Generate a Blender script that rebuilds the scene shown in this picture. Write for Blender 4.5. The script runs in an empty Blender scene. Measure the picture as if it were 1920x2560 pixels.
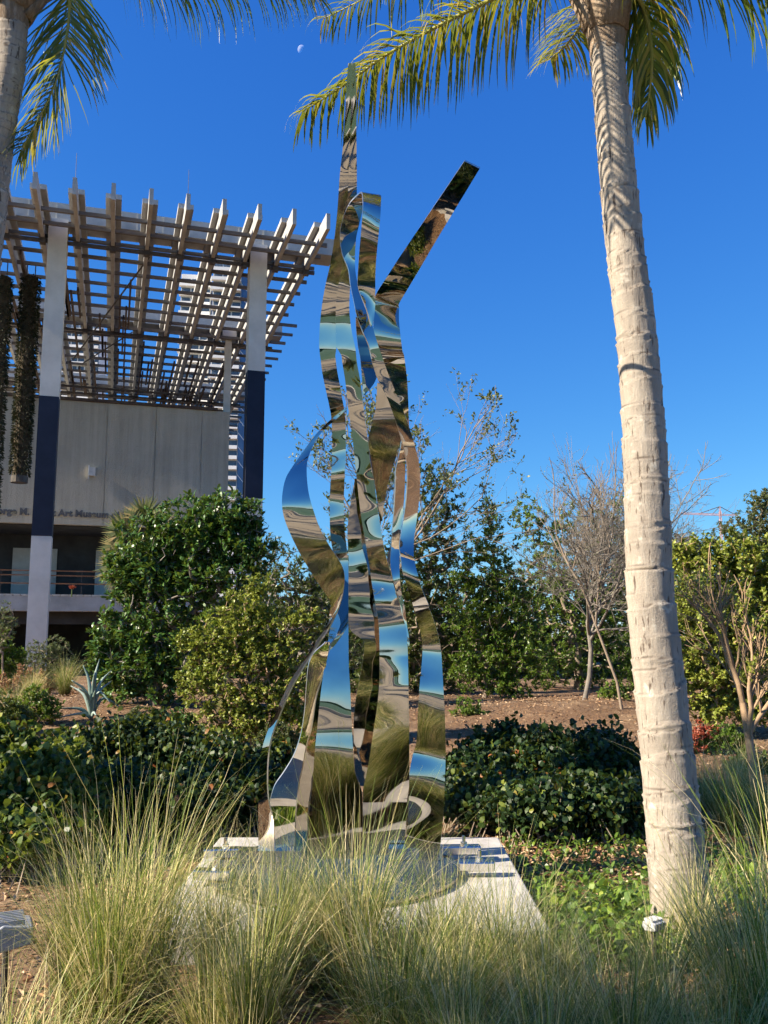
import bpy, math, random
import numpy as np
from mathutils import Vector, Matrix, Quaternion

rng = np.random.default_rng(7)
random.seed(7)
R = math.radians
SC = bpy.context.scene

# ------------------------------------------------------------------ camera, sky, sun, exposure
PITCH = R(8.0)
FPX = 2213.0            # focal length in pixels of the 1920 x 2560 photograph
CAM_Z = 1.6
SUN_LEFT = R(108.0)     # sun stands this far left of the viewing direction
SUN_EL = R(33.0)

cd = bpy.data.cameras.new('camera')
cam = bpy.data.objects.new('camera', cd)
SC.collection.objects.link(cam)
cd.sensor_fit = 'VERTICAL'; cd.sensor_height = 36.0; cd.lens = 36.0 * FPX / 2560.0
cd.clip_start = 0.05; cd.clip_end = 12000.0
cam.location = (0, 0, CAM_Z)
cam.rotation_euler = (R(90) + PITCH, 0, 0)
SC.camera = cam

world = bpy.data.worlds.new('World'); SC.world = world
world.use_nodes = True
wn = world.node_tree; wn.nodes.clear()
sky = wn.nodes.new('ShaderNodeTexSky'); sky.sky_type = 'NISHITA'
sky.sun_disc = False; sky.sun_elevation = SUN_EL; sky.sun_rotation = -SUN_LEFT
sky.altitude = 0.0; sky.air_density = 1.0; sky.dust_density = 0.0; sky.ozone_density = 3.0
hsv = wn.nodes.new('ShaderNodeMix'); hsv.data_type = 'RGBA'; hsv.blend_type = 'MULTIPLY'; hsv.inputs[0].default_value = 1.0
hsv.inputs[7].default_value = (0.300, 0.915, 2.93, 1.0)         # deep, clear winter blue, paler towards the horizon
sep = wn.nodes.new('ShaderNodeSeparateColor'); com = wn.nodes.new('ShaderNodeCombineColor'); wn.links.new(sky.outputs[0], sep.inputs[0])
for ch, ex in enumerate((1.35, 0.97, 0.52)):
    pw = wn.nodes.new('ShaderNodeMath'); pw.operation = 'POWER'; pw.inputs[1].default_value = ex
    wn.links.new(sep.outputs[ch], pw.inputs[0]); wn.links.new(pw.outputs[0], com.inputs[ch])
bg = wn.nodes.new('ShaderNodeBackground'); bg.inputs['Strength'].default_value = 0.0505
wo = wn.nodes.new('ShaderNodeOutputWorld')
wn.links.new(com.outputs[0], hsv.inputs[6]); wn.links.new(hsv.outputs[2], bg.inputs['Color'])
wn.links.new(bg.outputs[0], wo.inputs['Surface'])

SDIR = Vector((-math.sin(SUN_LEFT) * math.cos(SUN_EL), math.cos(SUN_LEFT) * math.cos(SUN_EL), math.sin(SUN_EL)))
ld = bpy.data.lights.new('sun', 'SUN'); ld.energy = 5.0; ld.angle = R(0.53); ld.color = (1.0, 0.88, 0.70)
sun = bpy.data.objects.new('sun', ld); SC.collection.objects.link(sun)
sun.rotation_euler = SDIR.to_track_quat('Z', 'Y').to_euler()
sun.location = (-30, -20, 40)

SC.view_settings.view_transform = 'Standard'; SC.view_settings.look = 'None'
SC.view_settings.gamma = 1.0; SC.view_settings.exposure = 1.38; SC.view_settings.use_curve_mapping = False
SC.cycles.use_denoising = True
try: SC.cycles.denoiser = 'OPENIMAGEDENOISE'
except Exception: pass
SC.cycles.use_adaptive_sampling = True; SC.cycles.adaptive_threshold = 0.02; SC.cycles.adaptive_min_samples = 16
SC.cycles.max_bounces = 6; SC.cycles.diffuse_bounces = 1; SC.cycles.glossy_bounces = 5; SC.cycles.transparent_max_bounces = 8
SC.cycles.sample_clamp_indirect = 6.0

# ------------------------------------------------------------------ helpers
def ray(u, v):
    x = (u - 960.0) / FPX; up = (1280.0 - v) / FPX
    return np.array([x, math.cos(PITCH) - up * math.sin(PITCH), math.sin(PITCH) + up * math.cos(PITCH)])
def P(u, v, y):                     # photograph pixel -> point of the place at distance y
    r = ray(u, v); t = y / r[1]
    return np.array([r[0] * t, y, CAM_Z + r[2] * t])
K = 1.15732                         # measured on a 1659 px wide view of the photograph
def at(x, y, D): return P(x * K, y * K, D)
def px(n, D): return n * K / FPX * D * 1.01

def tag(o, label=None, cat=None, group=None, kind=None):
    if label: o['label'] = label
    if cat: o['category'] = cat
    if group: o['group'] = group
    if kind: o['kind'] = kind
    return o
def link(o, parent=None):
    SC.collection.objects.link(o)
    if parent is not None: o.parent = parent
    return o
def empty(name, loc=(0, 0, 0), rz=0.0):
    o = bpy.data.objects.new(name, None); o.empty_display_size = 0.2
    o.location = tuple(loc); o.rotation_euler = (0, 0, rz)
    return link(o)

class MB:
    def __init__(s): s.V = []; s.F = []; s.A = []; s.n = 0
    def add(s, V, F, a=0.5):
        V = np.asarray(V, float).reshape(-1, 3); F = np.asarray(F, int)
        s.V.append(V); s.F.append(F + s.n)
        s.A.append(np.full(len(V), a) if np.isscalar(a) else np.asarray(a, float)); s.n += len(V)
    def box(s, lo, hi, a=0.5):
        x0, y0, z0 = lo; x1, y1, z1 = hi
        s.add([(x0,y0,z0),(x1,y0,z0),(x1,y1,z0),(x0,y1,z0),(x0,y0,z1),(x1,y0,z1),(x1,y1,z1),(x0,y1,z1)],
              [(0,3,2,1),(4,5,6,7),(0,1,5,4),(1,2,6,5),(2,3,7,6),(3,0,4,7)], a)
    def tube(s, pts, rad, sides=8, a=0.5, cap=True):
        V, F = tube(pts, rad, sides); s.add(V, F, a)
        if cap:
            m = len(pts)
            base = s.n - len(V)
            s.F.append(np.array([[base + i for i in range(sides)][::-1]]))
            s.F.append(np.array([[base + (m - 1) * sides + i for i in range(sides)]]))
    def build(s, name, mat, parent=None, smooth=False):
        return mesh_obj(name, mesh_data(name, np.concatenate(s.V) if s.V else np.zeros((0, 3)), s.F, np.concatenate(s.A) if s.A else None, smooth), mat, parent)

def mesh_data(name, V, Fs, attr=None, smooth=False, attr2=None):
    me = bpy.data.meshes.new(name)
    me.vertices.add(len(V)); me.vertices.foreach_set('co', np.asarray(V, np.float32).ravel())
    idx = np.concatenate([f.ravel() for f in Fs]); tot = np.concatenate([np.full(len(f), f.shape[1]) for f in Fs])
    st = np.concatenate([[0], np.cumsum(tot)[:-1]])
    me.loops.add(len(idx)); me.loops.foreach_set('vertex_index', idx.astype(np.int32))
    me.polygons.add(len(tot)); me.polygons.foreach_set('loop_start', st.astype(np.int32)); me.polygons.foreach_set('loop_total', tot.astype(np.int32))
    me.update(calc_edges=True)
    me.polygons.foreach_set('use_smooth', np.full(len(tot), smooth))
    if attr is not None:
        a = me.attributes.new('rnd', 'FLOAT', 'POINT'); a.data.foreach_set('value', np.asarray(attr, np.float32))
    if attr2 is not None:
        a = me.attributes.new('along', 'FLOAT', 'POINT'); a.data.foreach_set('value', np.asarray(attr2, np.float32))
    return me
def mesh_obj(name, me, mat, parent=None):
    o = bpy.data.objects.new(name, me)
    if mat is not None and not me.materials: me.materials.append(mat)
    return link(o, parent)

def norm(a, axis=-1):
    n = np.linalg.norm(a, axis=axis, keepdims=True); return a / np.maximum(n, 1e-9)
def tube(pts, rad, sides=8):
    pts = np.asarray(pts, float); rad = np.broadcast_to(np.asarray(rad, float), (len(pts),))
    T = norm(np.gradient(pts, axis=0))
    ref = np.array([0, 0, 1.0]) if abs(T[0][2]) < .8 else np.array([1.0, 0, 0])
    V = []; X = norm(np.cross(ref, T[0]))
    ang = np.linspace(0, 2 * math.pi, sides, endpoint=False)
    for p, t, r in zip(pts, T, rad):
        X = norm(X - t * np.dot(X, t)); Y = np.cross(t, X)
        V.append(p + r * (np.cos(ang)[:, None] * X + np.sin(ang)[:, None] * Y))
    V = np.concatenate(V); n = len(pts); i = np.arange(sides); j = (i + 1) % sides
    F = np.concatenate([np.stack([k * sides + i, k * sides + j, (k + 1) * sides + j, (k + 1) * sides + i], 1) for k in range(n - 1)])
    return V, F
def segs(P0, P1, R0, R1, sides=3):          # many separate tapered prisms at once
    P0 = np.asarray(P0); P1 = np.asarray(P1); n = len(P0)
    T = norm(P1 - P0); ref = np.where(np.abs(T[:, 2:3]) < .8, [[0, 0, 1.0]], [[1.0, 0, 0]])
    X = norm(np.cross(ref, T)); Y = np.cross(T, X)
    ang = np.linspace(0, 2 * math.pi, sides, endpoint=False)
    c = np.cos(ang)[None, :, None]; s = np.sin(ang)[None, :, None]
    ringv = c * X[:, None] + s * Y[:, None]
    V = np.concatenate([P0[:, None] + np.asarray(R0)[:, None, None] * ringv, P1[:, None] + np.asarray(R1)[:, None, None] * ringv], 1).reshape(-1, 3)
    i = np.arange(sides); j = (i + 1) % sides
    q = np.stack([i, j, sides + j, sides + i], 1)
    F = (np.arange(n)[:, None, None] * 2 * sides + q[None]).reshape(-1, 4)
    return V, F
def catmull(pts, n):
    pts = np.asarray(pts, float); p = np.vstack([2 * pts[0] - pts[1], pts, 2 * pts[-1] - pts[-2]])
    out = []
    for i in range(len(pts) - 1):
        a, b, c, d = p[i:i + 4]
        for t in np.linspace(0, 1, n, endpoint=False):
            out.append(.5 * (2 * b + (c - a) * t + (2 * a - 5 * b + 4 * c - d) * t * t + (3 * b - a - 3 * c + d) * t ** 3))
    out.append(pts[-1]); return np.array(out)
def vnoise(p, seed=0, freq=1.0):            # cheap smooth noise from sines
    r = np.random.default_rng(seed); p = np.atleast_2d(p); o = np.zeros(len(p))
    for k in range(5):
        w = r.normal(size=p.shape[1]) * freq * (1 + .6 * k); o += np.sin(p @ w + r.uniform(0, 6.28)) / (1 + .5 * k)
    return o / 3.0
def rand_dirs(n, r=rng): return norm(r.normal(size=(n, 3)))

# ------------------------------------------------------------------ materials
def new_mat(name):
    m = bpy.data.materials.new(name); m.use_nodes = True; nt = m.node_tree; nt.nodes.clear()
    out = nt.nodes.new('ShaderNodeOutputMaterial'); b = nt.nodes.new('ShaderNodeBsdfPrincipled')
    nt.links.new(b.outputs[0], out.inputs[0]); return m, nt, b, out
def ramp(nt, fac, cols):
    r = nt.nodes.new('ShaderNodeValToRGB'); e = r.color_ramp.elements
    while len(e) < len(cols): e.new(.5)
    for k, (p, c) in enumerate(cols): e[k].position = p; e[k].color = (*c, 1)
    nt.links.new(fac, r.inputs[0]); return r.outputs[0]
def noise(nt, scale, detail=5, rough=.6, coord='Object', stretch=None):
    tc = nt.nodes.new('ShaderNodeTexCoord'); src = tc.outputs[coord]
    if stretch:
        mp = nt.nodes.new('ShaderNodeMapping'); mp.inputs['Scale'].default_value = stretch
        nt.links.new(src, mp.inputs[0]); src = mp.outputs[0]
    n = nt.nodes.new('ShaderNodeTexNoise'); n.inputs['Scale'].default_value = scale
    n.inputs['Detail'].default_value = detail; n.inputs['Roughness'].default_value = rough
    nt.links.new(src, n.inputs['Vector']); return n.outputs['Fac']
def mixc(nt, fac, a, b, mode='MIX'):
    m = nt.nodes.new('ShaderNodeMix'); m.data_type = 'RGBA'; m.blend_type = mode
    if isinstance(fac, float): m.inputs[0].default_value = fac
    else: nt.links.new(fac, m.inputs[0])
    for k, s in ((6, a), (7, b)):
        if isinstance(s, tuple): m.inputs[k].default_value = (*s, 1)
        else: nt.links.new(s, m.inputs[k])
    return m.outputs[2]
def bump(nt, b, h, strength=.3, dist=.02):
    n = nt.nodes.new('ShaderNodeBump'); n.inputs['Strength'].default_value = strength; n.inputs['Distance'].default_value = dist
    nt.links.new(h, n.inputs['Height']); nt.links.new(n.outputs[0], b.inputs['Normal'])
def attr(nt, name):
    a = nt.nodes.new('ShaderNodeAttribute'); a.attribute_name = name; return a.outputs['Fac']

def surf(name, cols, scale=4, rough=.85, bump_s=.25, bump_scale=60, bump_d=.01, stretch=None, spec=.3, coord='Object'):
    m, nt, b, out = new_mat(name)
    nt.links.new(ramp(nt, noise(nt, scale, 6, .65, coord, stretch), cols), b.inputs['Base Color'])
    b.inputs['Roughness'].default_value = rough; b.inputs['Specular IOR Level'].default_value = spec
    if bump_s: bump(nt, b, noise(nt, bump_scale, 4, .6, coord), bump_s, bump_d)
    return m
def leafmat(name, cols, rough=.42, trans=.3, tcol=None, spec=.45):
    m, nt, b, out = new_mat(name)
    c = ramp(nt, attr(nt, 'rnd'), cols)
    nt.links.new(c, b.inputs['Base Color']); b.inputs['Roughness'].default_value = rough
    b.inputs['Specular IOR Level'].default_value = spec
    t = nt.nodes.new('ShaderNodeBsdfTranslucent')
    nt.links.new(mixc(nt, .55, c, tcol or (.28, .34, .03)), t.inputs[0])
    mx = nt.nodes.new('ShaderNodeMixShader'); mx.inputs[0].default_value = trans
    nt.links.new(b.outputs[0], mx.inputs[1]); nt.links.new(t.outputs[0], mx.inputs[2]); nt.links.new(mx.outputs[0], out.inputs[0])
    return m

M = {}
M['concrete'] = surf('concrete', [(.25, (.36, .34, .30)), (.55, (.50, .48, .43)), (.8, (.58, .56, .51))], 1.5, .85, .2, 40)
M['beam'] = surf('canopy_concrete', [(.2, (.25, .25, .245)), (.5, (.37, .37, .365)), (.8, (.47, .47, .465))], 1.2, .85, .15, 30)
M['wood'] = surf('weathered_wood', [(.2, (.09, .083, .075)), (.55, (.18, .167, .152)), (.85, (.29, .27, .245))], 2.0, .8, .2, 40, stretch=(.3, 3, 3))
M['darkwood'] = surf('dark_wood', [(.2, (.05, .035, .028)), (.8, (.12, .085, .065))], 3, .8, .2, 40)
M['navy'] = surf('navy_paint', [(.3, (.008, .011, .026)), (.7, (.014, .019, .040))], 2, .55, .1, 40)
M['colwhite'] = surf('column_white', [(.25, (.50, .47, .41)), (.6, (.66, .62, .55)), (.85, (.72, .68, .60))], .9, .7, .12, 40)
M['dark'] = surf('dark_underside', [(.3, (.035, .034, .033)), (.7, (.07, .068, .065))], 1, .9, .1, 10)  # near-black: shade under the overhang and deck put into the colour
M['steel_dark'] = surf('dark_steel', [(.3, (.05, .045, .04)), (.7, (.11, .09, .075))], 5, .5, 0)
M['rail'] = surf('rail_timber', [(.3, (.20, .09, .04)), (.7, (.32, .15, .07))], 5, .5, 0)

def mat_stucco():
    m, nt, b, out = new_mat('stucco_wall')
    n1 = noise(nt, .7, 6, .65); streak = noise(nt, 1.0, 5, .7, 'Object', (2.2, 2.2, .12))
    c = mixc(nt, ramp(nt, streak, [(.34, (0,) * 3), (.6, (1,) * 3)]), (.31, .28, .22), (.48, .435, .35)); c = mixc(nt, .35, c, ramp(nt, n1, [(.3, (.31, .28, .23)), (.7, (.52, .475, .39))]))
    nt.links.new(c, b.inputs['Base Color']); b.inputs['Roughness'].default_value = .9
    bump(nt, b, noise(nt, 26, 3, .5), .7, .03); return m
M['stucco'] = mat_stucco()

def mat_mirror():
    m, nt, b, out = new_mat('polished_steel')
    nt.links.new(ramp(nt, noise(nt, 2.5, 4, .6), [(.3, (.50, .465, .405)), (.7, (.64, .60, .53))]), b.inputs['Base Color'])
    b.inputs['Metallic'].default_value = 1.0
    nt.links.new(ramp(nt, noise(nt, 3.0, 6, .7), [(.40, (.012,) * 3), (.58, (.035,) * 3), (.75, (.14,) * 3)]), b.inputs['Roughness'])
    bump(nt, b, noise(nt, 2.2, 1.0, .3), .05, .03); return m
M['mirror'] = mat_mirror()
M['edge'] = surf('brushed_edge', [(.3, (.55, .52, .46)), (.7, (.8, .78, .73))], 10, .3, 0); M['edge'].node_tree.nodes['Principled BSDF'].inputs['Metallic'].default_value = 1.0
M['foot'] = surf('foot_steel', [(.3, (.6, .58, .54)), (.7, (.78, .76, .72))], 8, .22, 0); M['foot'].node_tree.nodes['Principled BSDF'].inputs['Metallic'].default_value = 1.0
M['plate'] = surf('satin_plate', [(.3, (.30, .26, .21)), (.7, (.46, .41, .34))], 5, .26, 0); M['plate'].node_tree.nodes['Principled BSDF'].inputs['Metallic'].default_value = 1.0
M['plinth'] = surf('plinth_concrete', [(.25, (.27, .245, .205)), (.45, (.42, .395, .355)), (.65, (.50, .475, .435)), (.85, (.56, .54, .505))], 5, .8, .25, 80, .004)

def mat_mulch():
    m, nt, b, out = new_mat('mulch_ground')
    n1 = noise(nt, .35, 6, .7); n2 = noise(nt, 38, 6, .75)
    c = ramp(nt, n2, [(.3, (.05, .026, .011)), (.5, (.19, .10, .045)), (.7, (.40, .25, .125))])
    c = mixc(nt, ramp(nt, n1, [(.4, (0,) * 3), (.6, (1,) * 3)]), c, mixc(nt, .5, c, (.10, .065, .035)))
    c = mixc(nt, ramp(nt, noise(nt, 1.3, 5, .7), [(.50, (0,) * 3), (.68, (.65,) * 3)]), c, (.44, .30, .17))  # tan patches: dry litter, with sun dapple put into the colour
    nt.links.new(c, b.inputs['Base Color']); b.inputs['Roughness'].default_value = .95
    bump(nt, b, n2, .8, .05); return m
M['mulch'] = mat_mulch()
M['chips'] = leafmat('wood_chips', [(0, (.10, .045, .022)), (.4, (.28, .155, .08)), (.75, (.45, .30, .175)), (1, (.60, .45, .29))], .9, .0, spec=.2)
M['path'] = surf('promenade_paving', [(.2, (.17, .145, .11)), (.5, (.27, .235, .185)), (.8, (.34, .30, .24))], .8, .85, .2, 60)
M['kerb'] = surf('kerb_concrete', [(.3, (.45, .43, .38)), (.7, (.6, .58, .53))], 3, .85, .2, 60)
def mat_water():
    m, nt, b, out = new_mat('bay_water')
    nt.links.new(ramp(nt, noise(nt, .02, 4, .6), [(.3, (.045, .085, .045)), (.7, (.085, .13, .07))]), b.inputs['Base Color'])
    b.inputs['Roughness'].default_value = .5; b.inputs['Specular IOR Level'].default_value = .12; b.inputs['IOR'].default_value = 1.33
    bump(nt, b, noise(nt, 1.2, 5, .6), .6, .2); return m
M['water'] = mat_water()

M['leaf_gloss'] = leafmat('leaf_glossy_green', [(0, (.022, .055, .012)), (.5, (.05, .115, .02)), (.85, (.085, .18, .035)), (1, (.20, .29, .06))], .36, .2)
M['leaf_yellow'] = leafmat('leaf_yellow_green', [(0, (.10, .14, .022)), (.5, (.22, .26, .04)), (.85, (.36, .38, .06)), (1, (.50, .46, .10))], .45, .3)
M['leaf_dark'] = leafmat('leaf_dark_green', [(0, (.03, .05, .012)), (.6, (.07, .105, .022)), (1, (.15, .19, .045))], .42, .2)
M['leaf_bright'] = leafmat('leaf_bright_green', [(0, (.045, .09, .012)), (.5, (.10, .18, .022)), (.9, (.19, .28, .035)), (1, (.30, .36, .05))], .4, .32)
M['leaf_olive'] = leafmat('leaf_olive', [(0, (.045, .06, .02)), (.6, (.09, .11, .04)), (1, (.16, .18, .07))], .5, .25)
M['leaf_grey'] = leafmat('leaf_grey_green', [(0, (.07, .10, .045)), (.6, (.14, .18, .08)), (1, (.22, .26, .13))], .5, .25)
M['leaf_hedge'] = leafmat('leaf_cocoplum', [(0, (.008, .02, .006)), (.6, (.018, .042, .009)), (.88, (.042, .075, .014)), (.97, (.14, .17, .025)), (1, (.26, .06, .025))], .48, .14, spec=.3)  # dark leaf, darkened further: palm shade put into the colour
M['leaf_hedge_sun'] = leafmat('leaf_cocoplum_tips', [(0, (.018, .045, .010)), (.5, (.05, .095, .016)), (.8, (.15, .19, .03)), (.96, (.30, .30, .05)), (1, (.36, .09, .03))], .42, .3, spec=.35)  # sunlit copy of the hedge leaf: sunlight put into the yellow-tipped colour
M['leaf_vine'] = leafmat('leaf_vine', [(0, (.010, .016, .006)), (.6, (.024, .034, .011)), (1, (.055, .06, .02))], .6, .1, (.08, .07, .02))
M['leaf_red'] = leafmat('leaf_copper', [(0, (.16, .03, .02)), (.6, (.36, .08, .04)), (1, (.5, .16, .08))], .5, .3, (.4, .08, .03))
M['agave'] = leafmat('agave_leaf', [(0, (.13, .20, .17)), (.6, (.22, .31, .27)), (1, (.32, .40, .36))], .5, .05, (.2, .3, .2))
M['palm_leaf'] = leafmat('palm_leaflet', [(0, (.03, .06, .008)), (.45, (.07, .12, .014)), (.72, (.14, .19, .022)), (.86, (.38, .32, .035)), (1, (.46, .30, .07))], .34, .38, (.40, .40, .03))
M['fan_leaf'] = leafmat('fan_leaf', [(0, (.06, .08, .02)), (.5, (.13, .15, .04)), (1, (.30, .22, .08))], .5, .25)
M['spike'] = leafmat('flower_spike', [(0, (.26, .13, .06)), (1, (.46, .28, .15))], .8, .2, (.5, .25, .1))
M['rachis'] = surf('palm_rachis', [(.3, (.24, .26, .05)), (.7, (.42, .36, .10))], 3, .5, 0)
M['boot'] = surf('palm_fibre', [(.2, (.10, .065, .04)), (.55, (.26, .19, .13)), (.85, (.46, .40, .32))], 5, .9, .5, 50, .02, (6, 6, .6))
M['bark_pale'] = surf('bark_pale', [(.25, (.11, .095, .08)), (.6, (.21, .185, .158)), (.85, (.29, .262, .23))], 8, .9, .5, 40)
M['bark_twig'] = surf('bark_twig', [(.25, (.15, .11, .08)), (.7, (.30, .24, .18))], 6, .9, .2, 40)
M['bark_tan'] = surf('bark_tan', [(.25, (.26, .17, .10)), (.7, (.42, .29, .18))], 6, .9, .2, 40)

def mat_palmtrunk():
    m, nt, b, out = new_mat('palm_bark')
    streak = noise(nt, 1.0, 7, .75, 'Object', (26, 26, 4.5)); big = noise(nt, 2.2, 5, .6); sp = noise(nt, 55, 2, .5)
    c = ramp(nt, streak, [(.20, (.20, .165, .13)), (.42, (.34, .29, .235)), (.62, (.42, .37, .305)), (.85, (.52, .465, .39))])
    c = mixc(nt, ramp(nt, big, [(.38, (0,) * 3), (.66, (.75,) * 3)]), c, (.24, .205, .17))
    lich = ramp(nt, noise(nt, 9, 3, .6), [(.62, (0,) * 3), (.70, (.6,) * 3)]); c = mixc(nt, lich, c, (.58, .54, .46))
    crk = ramp(nt, noise(nt, 1.0, 4, .6, 'Object', (46, 46, 7.0)), [(.34, (.9,) * 3), (.41, (0,) * 3)]); c = mixc(nt, crk, c, (.09, .065, .05))
    hole = ramp(nt, noise(nt, 6.5, 2, .5), [(.20, (1,) * 3), (.27, (0,) * 3)]); c = mixc(nt, hole, c, (.14, .10, .075))
    sc = attr(nt, 'rnd'); c = mixc(nt, sc, c, (.085, .065, .05))
    nt.links.new(c, b.inputs['Base Color']); b.inputs['Roughness'].default_value = .9; b.inputs['Specular IOR Level'].default_value = .2
    fine = noise(nt, 70, 4, .65); hm = nt.nodes.new('ShaderNodeMath'); hm.operation = 'ADD'; nt.links.new(streak, hm.inputs[0]); fs = nt.nodes.new('ShaderNodeMath'); fs.operation = 'MULTIPLY'; fs.inputs[1].default_value = .35; nt.links.new(fine, fs.inputs[0]); nt.links.new(fs.outputs[0], hm.inputs[1]); bump(nt, b, hm.outputs[0], .5, .02); return m
M['palmbark'] = mat_palmtrunk()

def mat_grass():
    m, nt, b, out = new_mat('grass_blade')
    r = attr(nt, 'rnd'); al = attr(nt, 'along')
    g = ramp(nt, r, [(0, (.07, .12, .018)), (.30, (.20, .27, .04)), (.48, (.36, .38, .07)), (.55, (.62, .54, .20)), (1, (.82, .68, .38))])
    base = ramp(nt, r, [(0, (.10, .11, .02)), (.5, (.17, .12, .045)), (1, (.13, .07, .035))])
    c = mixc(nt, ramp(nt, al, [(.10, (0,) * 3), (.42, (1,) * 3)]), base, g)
    nt.links.new(c, b.inputs['Base Color']); b.inputs['Roughness'].default_value = .45; b.inputs['Specular IOR Level'].default_value = .4
    t = nt.nodes.new('ShaderNodeBsdfTranslucent'); nt.links.new(c, t.inputs[0])
    mx = nt.nodes.new('ShaderNodeMixShader'); mx.inputs[0].default_value = .28
    nt.links.new(b.outputs[0], mx.inputs[1]); nt.links.new(t.outputs[0], mx.inputs[2]); nt.links.new(mx.outputs[0], out.inputs[0])
    return m
M['grass'] = mat_grass()
M['tower'] = surf('tower_white', [(.3, (.66, .66, .65)), (.7, (.80, .80, .79))], .2, .7, 0)
M['tower_glass'] = surf('tower_window', [(.3, (.05, .07, .10)), (.7, (.12, .16, .21))], .5, .15, 0, spec=.6)
M['tower_blue'] = surf('tower_blue_glass', [(.3, (.05, .11, .22)), (.7, (.10, .19, .34))], .1, .2, 0, spec=.6)
M['pink'] = surf('pink_brick', [(.3, (.30, .16, .13)), (.7, (.42, .25, .21))], .5, .8, 0)
M['crane'] = surf('crane_red', [(.3, (.42, .20, .17)), (.7, (.60, .36, .31))], 1, .6, 0)
M['letter'] = surf('letter_grey', [(.3, (.10, .10, .10)), (.7, (.16, .16, .16))], 3, .6, 0)
M['lamp_grey'] = surf('floodlight_alu', [(.3, (.26, .28, .31)), (.7, (.42, .44, .48))], 8, .35, 0, spec=.6)
M['white'] = surf('white_coat', [(.3, (.42, .43, .44)), (.7, (.60, .60, .60))], 6, .5, 0)
M['lens'] = surf('floodlight_glass', [(.3, (.10, .12, .16)), (.7, (.2, .23, .28))], 6, .1, 0, spec=.8)
M['soil'] = surf('hanging_soil', [(.3, (.035, .028, .018)), (.7, (.09, .07, .045))], 6, .95, .6, 20, .05)

# ------------------------------------------------------------------ ground, promenade, bay
def ground_h(x, y):
    x = np.asarray(x, float); y = np.asarray(y, float)
    def hill(cx, cy, sx, sy, h): return h * np.exp(-((x - cx) / sx) ** 2 - ((y - cy) / sy) ** 2)
    z = hill(2.6, 15.0, 2.6, 2.0, .32) + hill(-4.5, 16.0, 3.5, 3.0, .35) + hill(7, 17, 3, 3, .3)
    z = z + .28 * np.clip((y - 9.5) / 9, 0, 1) ** 1.3 * np.clip((33 - y) / 5, 0, 1)
    n = vnoise(np.stack([x.ravel(), y.ravel()], 1), 3, .9).reshape(x.shape)
    fade = np.clip((y - 8.5) / 3, 0, 1) * np.clip((40 - y) / 10, 0, 1)
    return z + .05 * n * fade
def spaced(lo, hi, near, n):
    t = np.linspace(-1, 1, n); g = np.sign(t) * np.abs(t) ** 3.2
    return np.where(g < 0, -g * lo, g * hi) + near * 0
gx = np.unique(np.concatenate([np.linspace(-22, 22, 111), np.geomspace(22, 1500, 22), -np.geomspace(22, 1500, 22)]))
gy = np.unique(np.concatenate([np.linspace(.45, 45, 111), np.geomspace(45, 2500, 26)]))
X, Y = np.meshgrid(gx, gy); Z = ground_h(X, Y)
nx, ny = len(gx), len(gy); ii, jj = np.meshgrid(np.arange(nx - 1), np.arange(ny - 1)); k = (jj * nx + ii).ravel()
g = mesh_obj('ground', mesh_data('ground', np.stack([X.ravel(), Y.ravel(), Z.ravel()], 1), [np.stack([k, k + 1, k + nx + 1, k + nx], 1)], None, True), M['mulch'])
tag(g, kind='structure')
b = MB(); b.box((-1500, .30, -.5), (1500, .45, .10)); tag(b.build('kerb', M['kerb']), kind='structure')
b = MB(); b.box((-1500, -13.0, -.5), (1500, .30, -.02)); prom = tag(b.build('promenade', M['path']), kind='structure')
b = MB(); b.box((-1500, -13.6, -3), (1500, -13.0, .40)); tag(b.build('sea_wall', M['kerb']), kind='structure')
b = MB(); b.add([(-3000, -6000, -1.2), (3000, -6000, -1.2), (3000, -13.6, -1.2), (-3000, -13.6, -1.2)], [(0, 1, 2, 3)]); tag(b.build('bay_water', M['water']), kind='structure')
xs = np.linspace(-3000, 3000, 300); hh = 9 + 5 * vnoise(xs[:, None], 5, .02) + 3 * vnoise(xs[:, None], 6, .2)
b = MB(); V = np.concatenate([np.stack([xs, xs * 0 - 900, xs * 0 - 1.3], 1), np.stack([xs, xs * 0 - 905, hh], 1), np.stack([xs, xs * 0 - 1200, hh * .4], 1)]); i = np.arange(299)
b.add(V, np.concatenate([np.stack([i + 1, i, i + 300, i + 301], 1), np.stack([i + 301, i + 300, i + 600, i + 601], 1)])); tag(b.build('far_shore_hills', M['leaf_dark']), kind='structure')

# ------------------------------------------------------------------ museum building with trellis canopy
TH = R(17); ZB = 15.13
W_ = np.array([math.cos(TH), math.sin(TH)]); D_ = np.array([-math.sin(TH), math.cos(TH)])
C0 = P(147, 570, 28.0)
bld = empty('museum_building', (C0[0], C0[1], 0), TH)
tag(bld, 'concrete museum with deep timber and concrete trellis canopy on tall columns', 'building')

# T-beams: fin below, flange above
FIN = [-.57 + 1.151 * k for k in range(-4, 9)]
def beam_mesh():
    b = MB(); b.box((-.065, -2.57, ZB), (.065, 46, ZB + .50)); return b
fin_me = None; fl_me = None
for k, x in enumerate(FIN):
    if fin_me is None:
        b = MB(); b.box((-.065, -2.57, ZB), (.065, 46, ZB + .55)); fo = b.build('canopy_beam', M['beam'], bld); fin_me = fo.data
        b = MB(); b.box((-.25, -1.5, ZB + .553), (.25, 46, ZB + .72)); fl = b.build('beam_flange', M['beam'], fo); fl_me = fl.data
    else:
        fo = mesh_obj('canopy_beam', fin_me, None, bld); fl = mesh_obj('beam_flange', fl_me, None, fo)
    fo.location = (x, 0, 0)
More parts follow.
